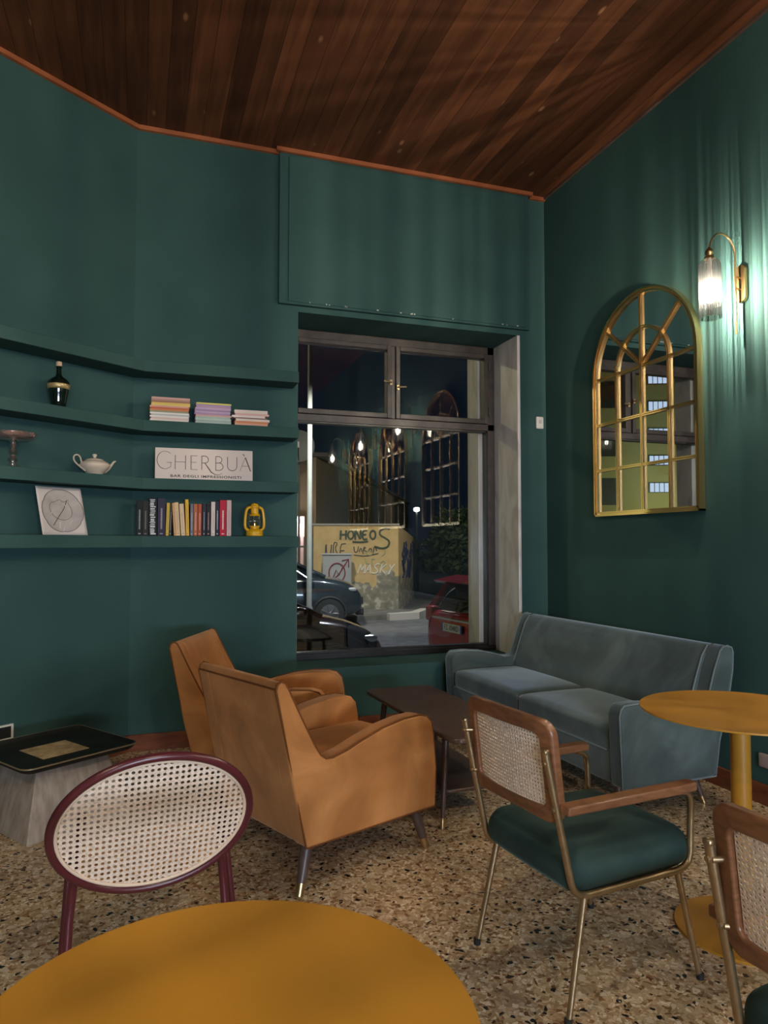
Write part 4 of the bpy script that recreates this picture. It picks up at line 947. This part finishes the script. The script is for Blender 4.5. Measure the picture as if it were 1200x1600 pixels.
MB().lathe([(.12, 0), (.12, .03), (.08, .05)], 20).build('base', mat('post_base', (.2, .22, .22), .6), post)
MB().tube([(0, 0, 7.5), (0, 0, 7.8), (.3, -.4, 8.0), (.8, -1.1, 8.05)], .04, 8).build('arm', FG, post)
dish = thing('satellite_dish', 'round grey satellite dish beside the lamp post', 'satellite dish', (4.17, 19.6, 4.07), radians(-14))
m = MB(); m.lathe([(0, .10), (.2, .08), (.35, .03), (.45, -.03), (.44, -.035), (.34, .01), (.2, .055), (0, .075)], 40)
o = m.build('reflector', mat('dish_grey', (.16, .18, .19), .6), dish); o.rotation_euler = (radians(-82), 0, 0)
MB().tube([(0, .05, -.4), (0, -.35, -.25), (0, -.42, -.05)], .02, 8).build('receiver_arm', DARKP, dish)
MB().tube([(0, -.42, -.1), (0, -.42, .06)], .04, 10).build('receiver', WHITEP, dish)
MB().tube([(0, .1, 0), (0, .45, -.2), (0, .5, -4.4)], .03, 8).build('mast', FG, dish)
# long brown building running away
bb = thing('brown_building', 'long brown building receding behind the graffiti wall', 'building', (0, 0, 0))
BR = noisy('brown_render', [(.3, (.13, .095, .055)), (.7, (.17, .125, .075))], .4, .85)
P = [(3.2, 22.0), (5.2, 21.8), (17.5, 46), (3.2, 48)]
m = MB(); n = 4; v = [(x, y, G) for x, y in P] + [(x, y, 4.05) for x, y in P]; m.add(v, [(0, 1, 5, 4), (1, 2, 6, 5), (2, 3, 7, 6), (3, 0, 4, 7), (4, 5, 6, 7)]); m.build('wall', BR, bb, smooth=False)
v = [(x + ex, y + ey, 4.05) for (x, y), ex, ey in zip(P, (-.3, .3, .3, -.3), (-.3, -.3, .3, .3))] + [(x + ex, y + ey, 4.17) for (x, y), ex, ey in zip(P, (-.3, .3, .3, -.3), (-.3, -.3, .3, .3))]
MB().add(v, [(0, 1, 5, 4), (1, 2, 6, 5), (2, 3, 7, 6), (3, 0, 4, 7), (4, 5, 6, 7), (0, 3, 2, 1)]).build('roof_slab', mat('roof_dark', (.05, .04, .035), .8), bb, smooth=False)
# dark shrubs
LEAF = noisy('dark_foliage', [(.3, (.012, .025, .010)), (.7, (.035, .06, .022))], 3, .7)
def shrub(label, loc, sx, sy, sz, nleaf, seed, sz_l=.12):
    t = thing('shrub', label, 'shrub', loc, 0, 'dark shrubs across the street'); rs = random.Random(seed); m = MB()
    for _ in range(nleaf):
        a_ = rs.uniform(0, 2 * pi); b_ = math.asin(rs.uniform(-.3, 1)); q = rs.uniform(.62, 1.0) * (1 + .18 * sin(3 * a_ + seed) * cos(4 * b_))
        c = Vector((sx * q * cos(b_) * cos(a_), sy * q * cos(b_) * sin(a_), sz * .45 + sz * .55 * q * sin(b_)))
        d1 = Vector((rs.uniform(-1, 1), rs.uniform(-1, 1), rs.uniform(-1, 1))).normalized() * sz_l; d2 = d1.orthogonal().normalized() * sz_l * .45
        m.add([c - d1, c + d2, c + d1, c - d2], [(0, 1, 2, 3)])
    m.build('foliage', LEAF, t, smooth=False)
    m = MB(); m.tube([(0, 0, 0), (.05, 0, sz * .5), (0, .1, sz * .8)], [.09, .06, .02], 8); m.build('trunk', mat('bark', (.05, .035, .025), .9), t)
shrub('big dark leafy shrub beyond the end of the graffiti wall', (10.6, 21.2, G), 1.9, 1.9, 3.1, 5200, 1)
shrub('dark leafy shrub behind the red car, right of the bigger one', (14.4, 20.6, G), 1.7, 1.7, 2.6, 3500, 2)
# distant lamp
t = thing('street_lamp', 'tiny bright street lamp far off above the shrubs', 'lamp', (14.6, 37, G)); MB().lathe([(.06, 0), (.05, 3.6)], 8).build('pole', FG, t)
o = MB().lathe([(0, 3.6), (.16, 3.66), (.16, 3.8), (0, 3.86)], 12).build('lamp_head', emis('lamp_far', (1, .97, .92), 25), t)
# balcony rail bit right of red car / white railing
t = thing('white_railing', 'white metal railing beyond the red car', 'railing', (11.3, 17.8, G), radians(-20))
m = MB(); m.box(0, 2.6, -.02, .02, 1.55, 1.62); m.box(0, 2.6, -.02, .02, .75, .80)
for k in range(14): m.box(k * .2 - .012, k * .2 + .012, -.012, .012, 0, 1.6)
m.build('rails', mat('white_paint', (.6, .56, .52), .5), t, smooth=False)
# apartment block up the street, seen in the mirror
ap = thing('apartment_block', 'yellowish apartment block with lit stair windows, seen in the arched mirror', 'building', (-24, 34, G), radians(22))
FAC = noisy('facade_yellow', [(.3, (.24, .22, .11)), (.7, (.32, .29, .15))], .2, .9)
MB().box(-16, 16, 0, 8, 0, 20).build('facade', FAC, ap, smooth=False)
WDK = mat('dark_shutter', (.02, .02, .02), .4); LIT = emis('lit_stair_window', (.62, .75, 1), 1.0)
for k in range(7):
    z = 3.2 + k * 1.62
    w = MB().box(.5, 1.7, -.05, .05, z, z + .62).build('stair_window_frame', WDK, ap, smooth=False)
    m = MB()
    for q in range(4): m.box(.55 + q * .285, .55 + q * .285 + .225, -.09, -.05, z + .05, z + .57)
    m.build('lit_panes', LIT, w, smooth=False)
for k in range(6):
    z = 1.6 + k * 2.9
    for x in (-13.5, -10, -6.5, -3, 3.4, 5.6, 8.4, 11): MB().box(x, x + 1.1, -.06, .05, z - .4, z + 1.2).build('window', WDK, ap, smooth=False)

# ------------------------------------------------------------ cars
def loft(secs):
    m = MB(); n = len(secs[0]); v = []; f = []
    for s in secs: v += s
    for i in range(len(secs) - 1):
        for k in range(n): f.append((i * n + k, i * n + (k + 1) % n, (i + 1) * n + (k + 1) % n, (i + 1) * n + k))
    f.append(tuple(range(n - 1, -1, -1))); f.append(tuple((len(secs) - 1) * n + k for k in range(n)))
    return m.add(v, f)
def make_car(name, label, loc, rz, paint, tall=0.0, plate=None, noseup=0):
    root = thing(name, label, 'car', loc, rz)
    T = tall
    st = [(-2.02, .66, .36, .74, .78), (-1.98, .78, .27, .92 + T, .96 + T), (-1.80, .83, .24, .98 + T, 1.0 + T), (-1.3, .865, .22, .97 + T, 1.0 + T), (-.4, .87, .20, .95 + T, .98 + T), (.7, .87, .20, .93 + T, .98 + T), (1.05, .865, .21, .91 + T, 1.0 + T), (1.45, .85, .22, .84 + T, .94 + T), (1.78, .80, .24, .74 + T, .84 + T * 1.1), (1.96, .70, .27, .60 + T, .72 + T), (2.06, .52, .32, .50 + T * .5, .58 + T * .6)]
    secs = []
    for x, w, zb, zs, zt in st:
        half = [(w * .86, zb), (w * .99, zb + .10), (w, (zb + zs) / 2), (w * .965, zs - .03), (w * .86, (zs + zt) / 2 + .012), (w * .45, zt + .004)]
        secs.append([(x, y, z) for y, z in half] + [(x, -y, z) for y, z in half[::-1]])
    loft(secs).build('body', paint, root, sub=2, ang=180)
    gh = [(-1.90, .73, .95, .62, 1.02), (-1.72, .75, .95, .61, 1.34), (-1.45, .76, .95, .60, 1.44), (-.7, .77, .95, .61, 1.475), (.1, .77, .94, .60, 1.45), (.45, .76, .94, .585, 1.36), (.80, .74, .95, .57, 1.18), (1.18, .68, .95, .55, .985)]
    secs = [[(x, wb, zb + T), (x, (wb + wr) / 2 + .02, (zb + zr) / 2 + T), (x, wr, zr - .03 + T), (x, wr * .6, zr + T), (x, -wr * .6, zr + T), (x, -wr, zr - .03 + T), (x, -(wb + wr) / 2 - .02, (zb + zr) / 2 + T), (x, -wb, zb + T)] for x, wb, zb, wr, zr in gh]
    loft(secs).build('windows', DARKGL if 0 else mat('car_window', (.008, .010, .012), .06, Coat_Weight=.6), root, ang=60)
    secs = [[(x, wr + .012, zr - .05 + T), (x, wr * .6, zr + .012 + T), (x, -wr * .6, zr + .012 + T), (x, -wr - .012, zr - .05 + T), (x, -wr * .6, zr - .03 + T), (x, wr * .6, zr - .03 + T)] for x, wb, zb, wr, zr in [(-1.78, 0, 0, .60, 1.40)] + gh[2:5] + [(.22, 0, 0, .595, 1.425)]]
    loft(secs).build('roof', paint, root, sub=1, ang=60)
    for s in (-1, 1):
        m = MB()
        m.tube([(-1.93, s * .745, .96 + T), (-1.62, s * .63, 1.39 + T)], .055, 8, flat=.5); m.tube([(.20, s * .605, 1.425 + T), (1.20, s * .70, .98 + T)], .035, 8); m.tube([(-.45, s * .775, .96 + T), (-.45, s * .625, 1.44 + T)], .04, 8, flat=.4)
        m.build('pillar', paint, root)
        MB().rbox((.78, s * .98 - .09, .98 + T), (.95, s * .98 + .09, 1.12 + T), .05, 6).build('wing_mirror', paint, root)
        for x in (-1.28, 1.28):
            ww = MB(); ww.tube([(x, s * .66, .31), (x, s * .868, .31)], .315, 28); w = ww.build('wheel', BLACKR, root, ang=40)
            m = MB(); m.tube([(x, s * .86, .31), (x, s * .876, .31)], .20, 24)
            for q in range(7):
                aa = 2 * pi * q / 7; m.tube([(x, s * .885, .31), (x + .19 * cos(aa), s * .880, .31 + .19 * sin(aa))], .018, 6)
            m.build('rim', CHROME if 0 else mat('rim_alloy', (.25, .25, .26), .3, .8), w)
            m = MB(); m.tube([(x + .36 * cos(radians(q)), s * .868, .31 + .36 * sin(radians(q))) for q in range(-10, 191, 10)], .022, 6, up=(0, 1, 0)); m.build('wheel_arch', BLACKR, root)
        hl = MB().rbox((1.58, s * .64 - .12, .66 + T), (1.885, s * .64 + .12, .745 + T), .04, 8).build('headlight', mat('headlight_glass', (.75, .8, .85), .08, .6), root); hl.rotation_euler.z = 0
        MB().rbox((-1.995, s * .70 - .10, .80 + T), (-1.86, s * .70 + .10, 1.02 + T), .04, 8).build('taillight', mat('taillight_glass', (.35, .04, .04), .1, Coat_Weight=.6), root)
        MB().box(-.7, -.56, s * .873 - .012, s * .873 + .012, .78 + T, .81 + T).build('door_handle', paint, root, bevel=.005)
    # front
    MB().rbox((1.93, -.42, .40 + T * .6), (2.075, .42, .56 + T * .7), .03, 8).build('grille', DARKP, root)
    MB().rbox((1.90, -.60, .24), (2.07, .60, .36 + T * .4), .03, 8).build('lower_bumper', DARKP, root)
    # rear
    MB().rbox((-2.03, -.55, .86 + T), (-1.90, .55, .90 + T), .015, 6).build('hatch_trim', CHROME, root)
    sp = MB(); sp.prism([(-1.98, 1.385 + T), (-1.60, 1.455 + T), (-1.55, 1.425 + T), (-1.94, 1.352 + T)], -.58, .58); sp.build('spoiler', paint, root, bevel=.012, seg=3)
    wv = MB(); wv.tube([(-1.935, .05, .99 + T), (-1.87, -.30, 1.12 + T)], .008, 6); wv.build('rear_wiper', DARKP, root)
    PW = mat('plate_white', (.62, .64, .62), .4); PB_ = mat('plate_blue', (.03, .06, .35), .4)
    for (x, z, r0, e_) in ((-2.035, .70, 90, -1), (2.09, .44 + T * .5, 90, 1)):
        p = MB().box(min(x, x + e_ * .006), max(x, x + e_ * .006), -.26, .26, z - .055, z + .055).build('number_plate', PW, root, bevel=.002)
        m = MB(); m.box(min(x, x + e_ * .0075), max(x, x + e_ * .0075), -.26, -.22, z - .055, z + .055); m.box(min(x, x + e_ * .0075), max(x, x + e_ * .0075), .22, .26, z - .055, z + .055); m.build('plate_band', PB_, p)
        if plate: text_obj('plate_text', plate, .10, DARKP, p, (x + e_ * .008, 0, z), (radians(90), 0, radians(-90 if e_ < 0 else 90)), .0004, 1.0, .85)
    return root
def carpaint(n, c_, r_=.22): return mat(n, c_, r_, .25, Coat_Weight=1.0, Coat_Roughness=.04)
make_car('car', 'black car parked right outside the window, only its bonnet end visible', (.78, 8.75, G), radians(2), carpaint('black_paint', (.006, .006, .007)), 0)
make_car('car', 'dark blue grey car with pale headlights by the graffiti wall', (2.75, 16.0, G), radians(-9), carpaint('slate_paint', (.020, .028, .038)), .12)
make_car('car', 'glossy red hatchback seen from behind at the right of the window', (5.95, 8.95, G), radians(7), carpaint('red_paint', (.36, .010, .012)), -.07, 'FZ 104RD')
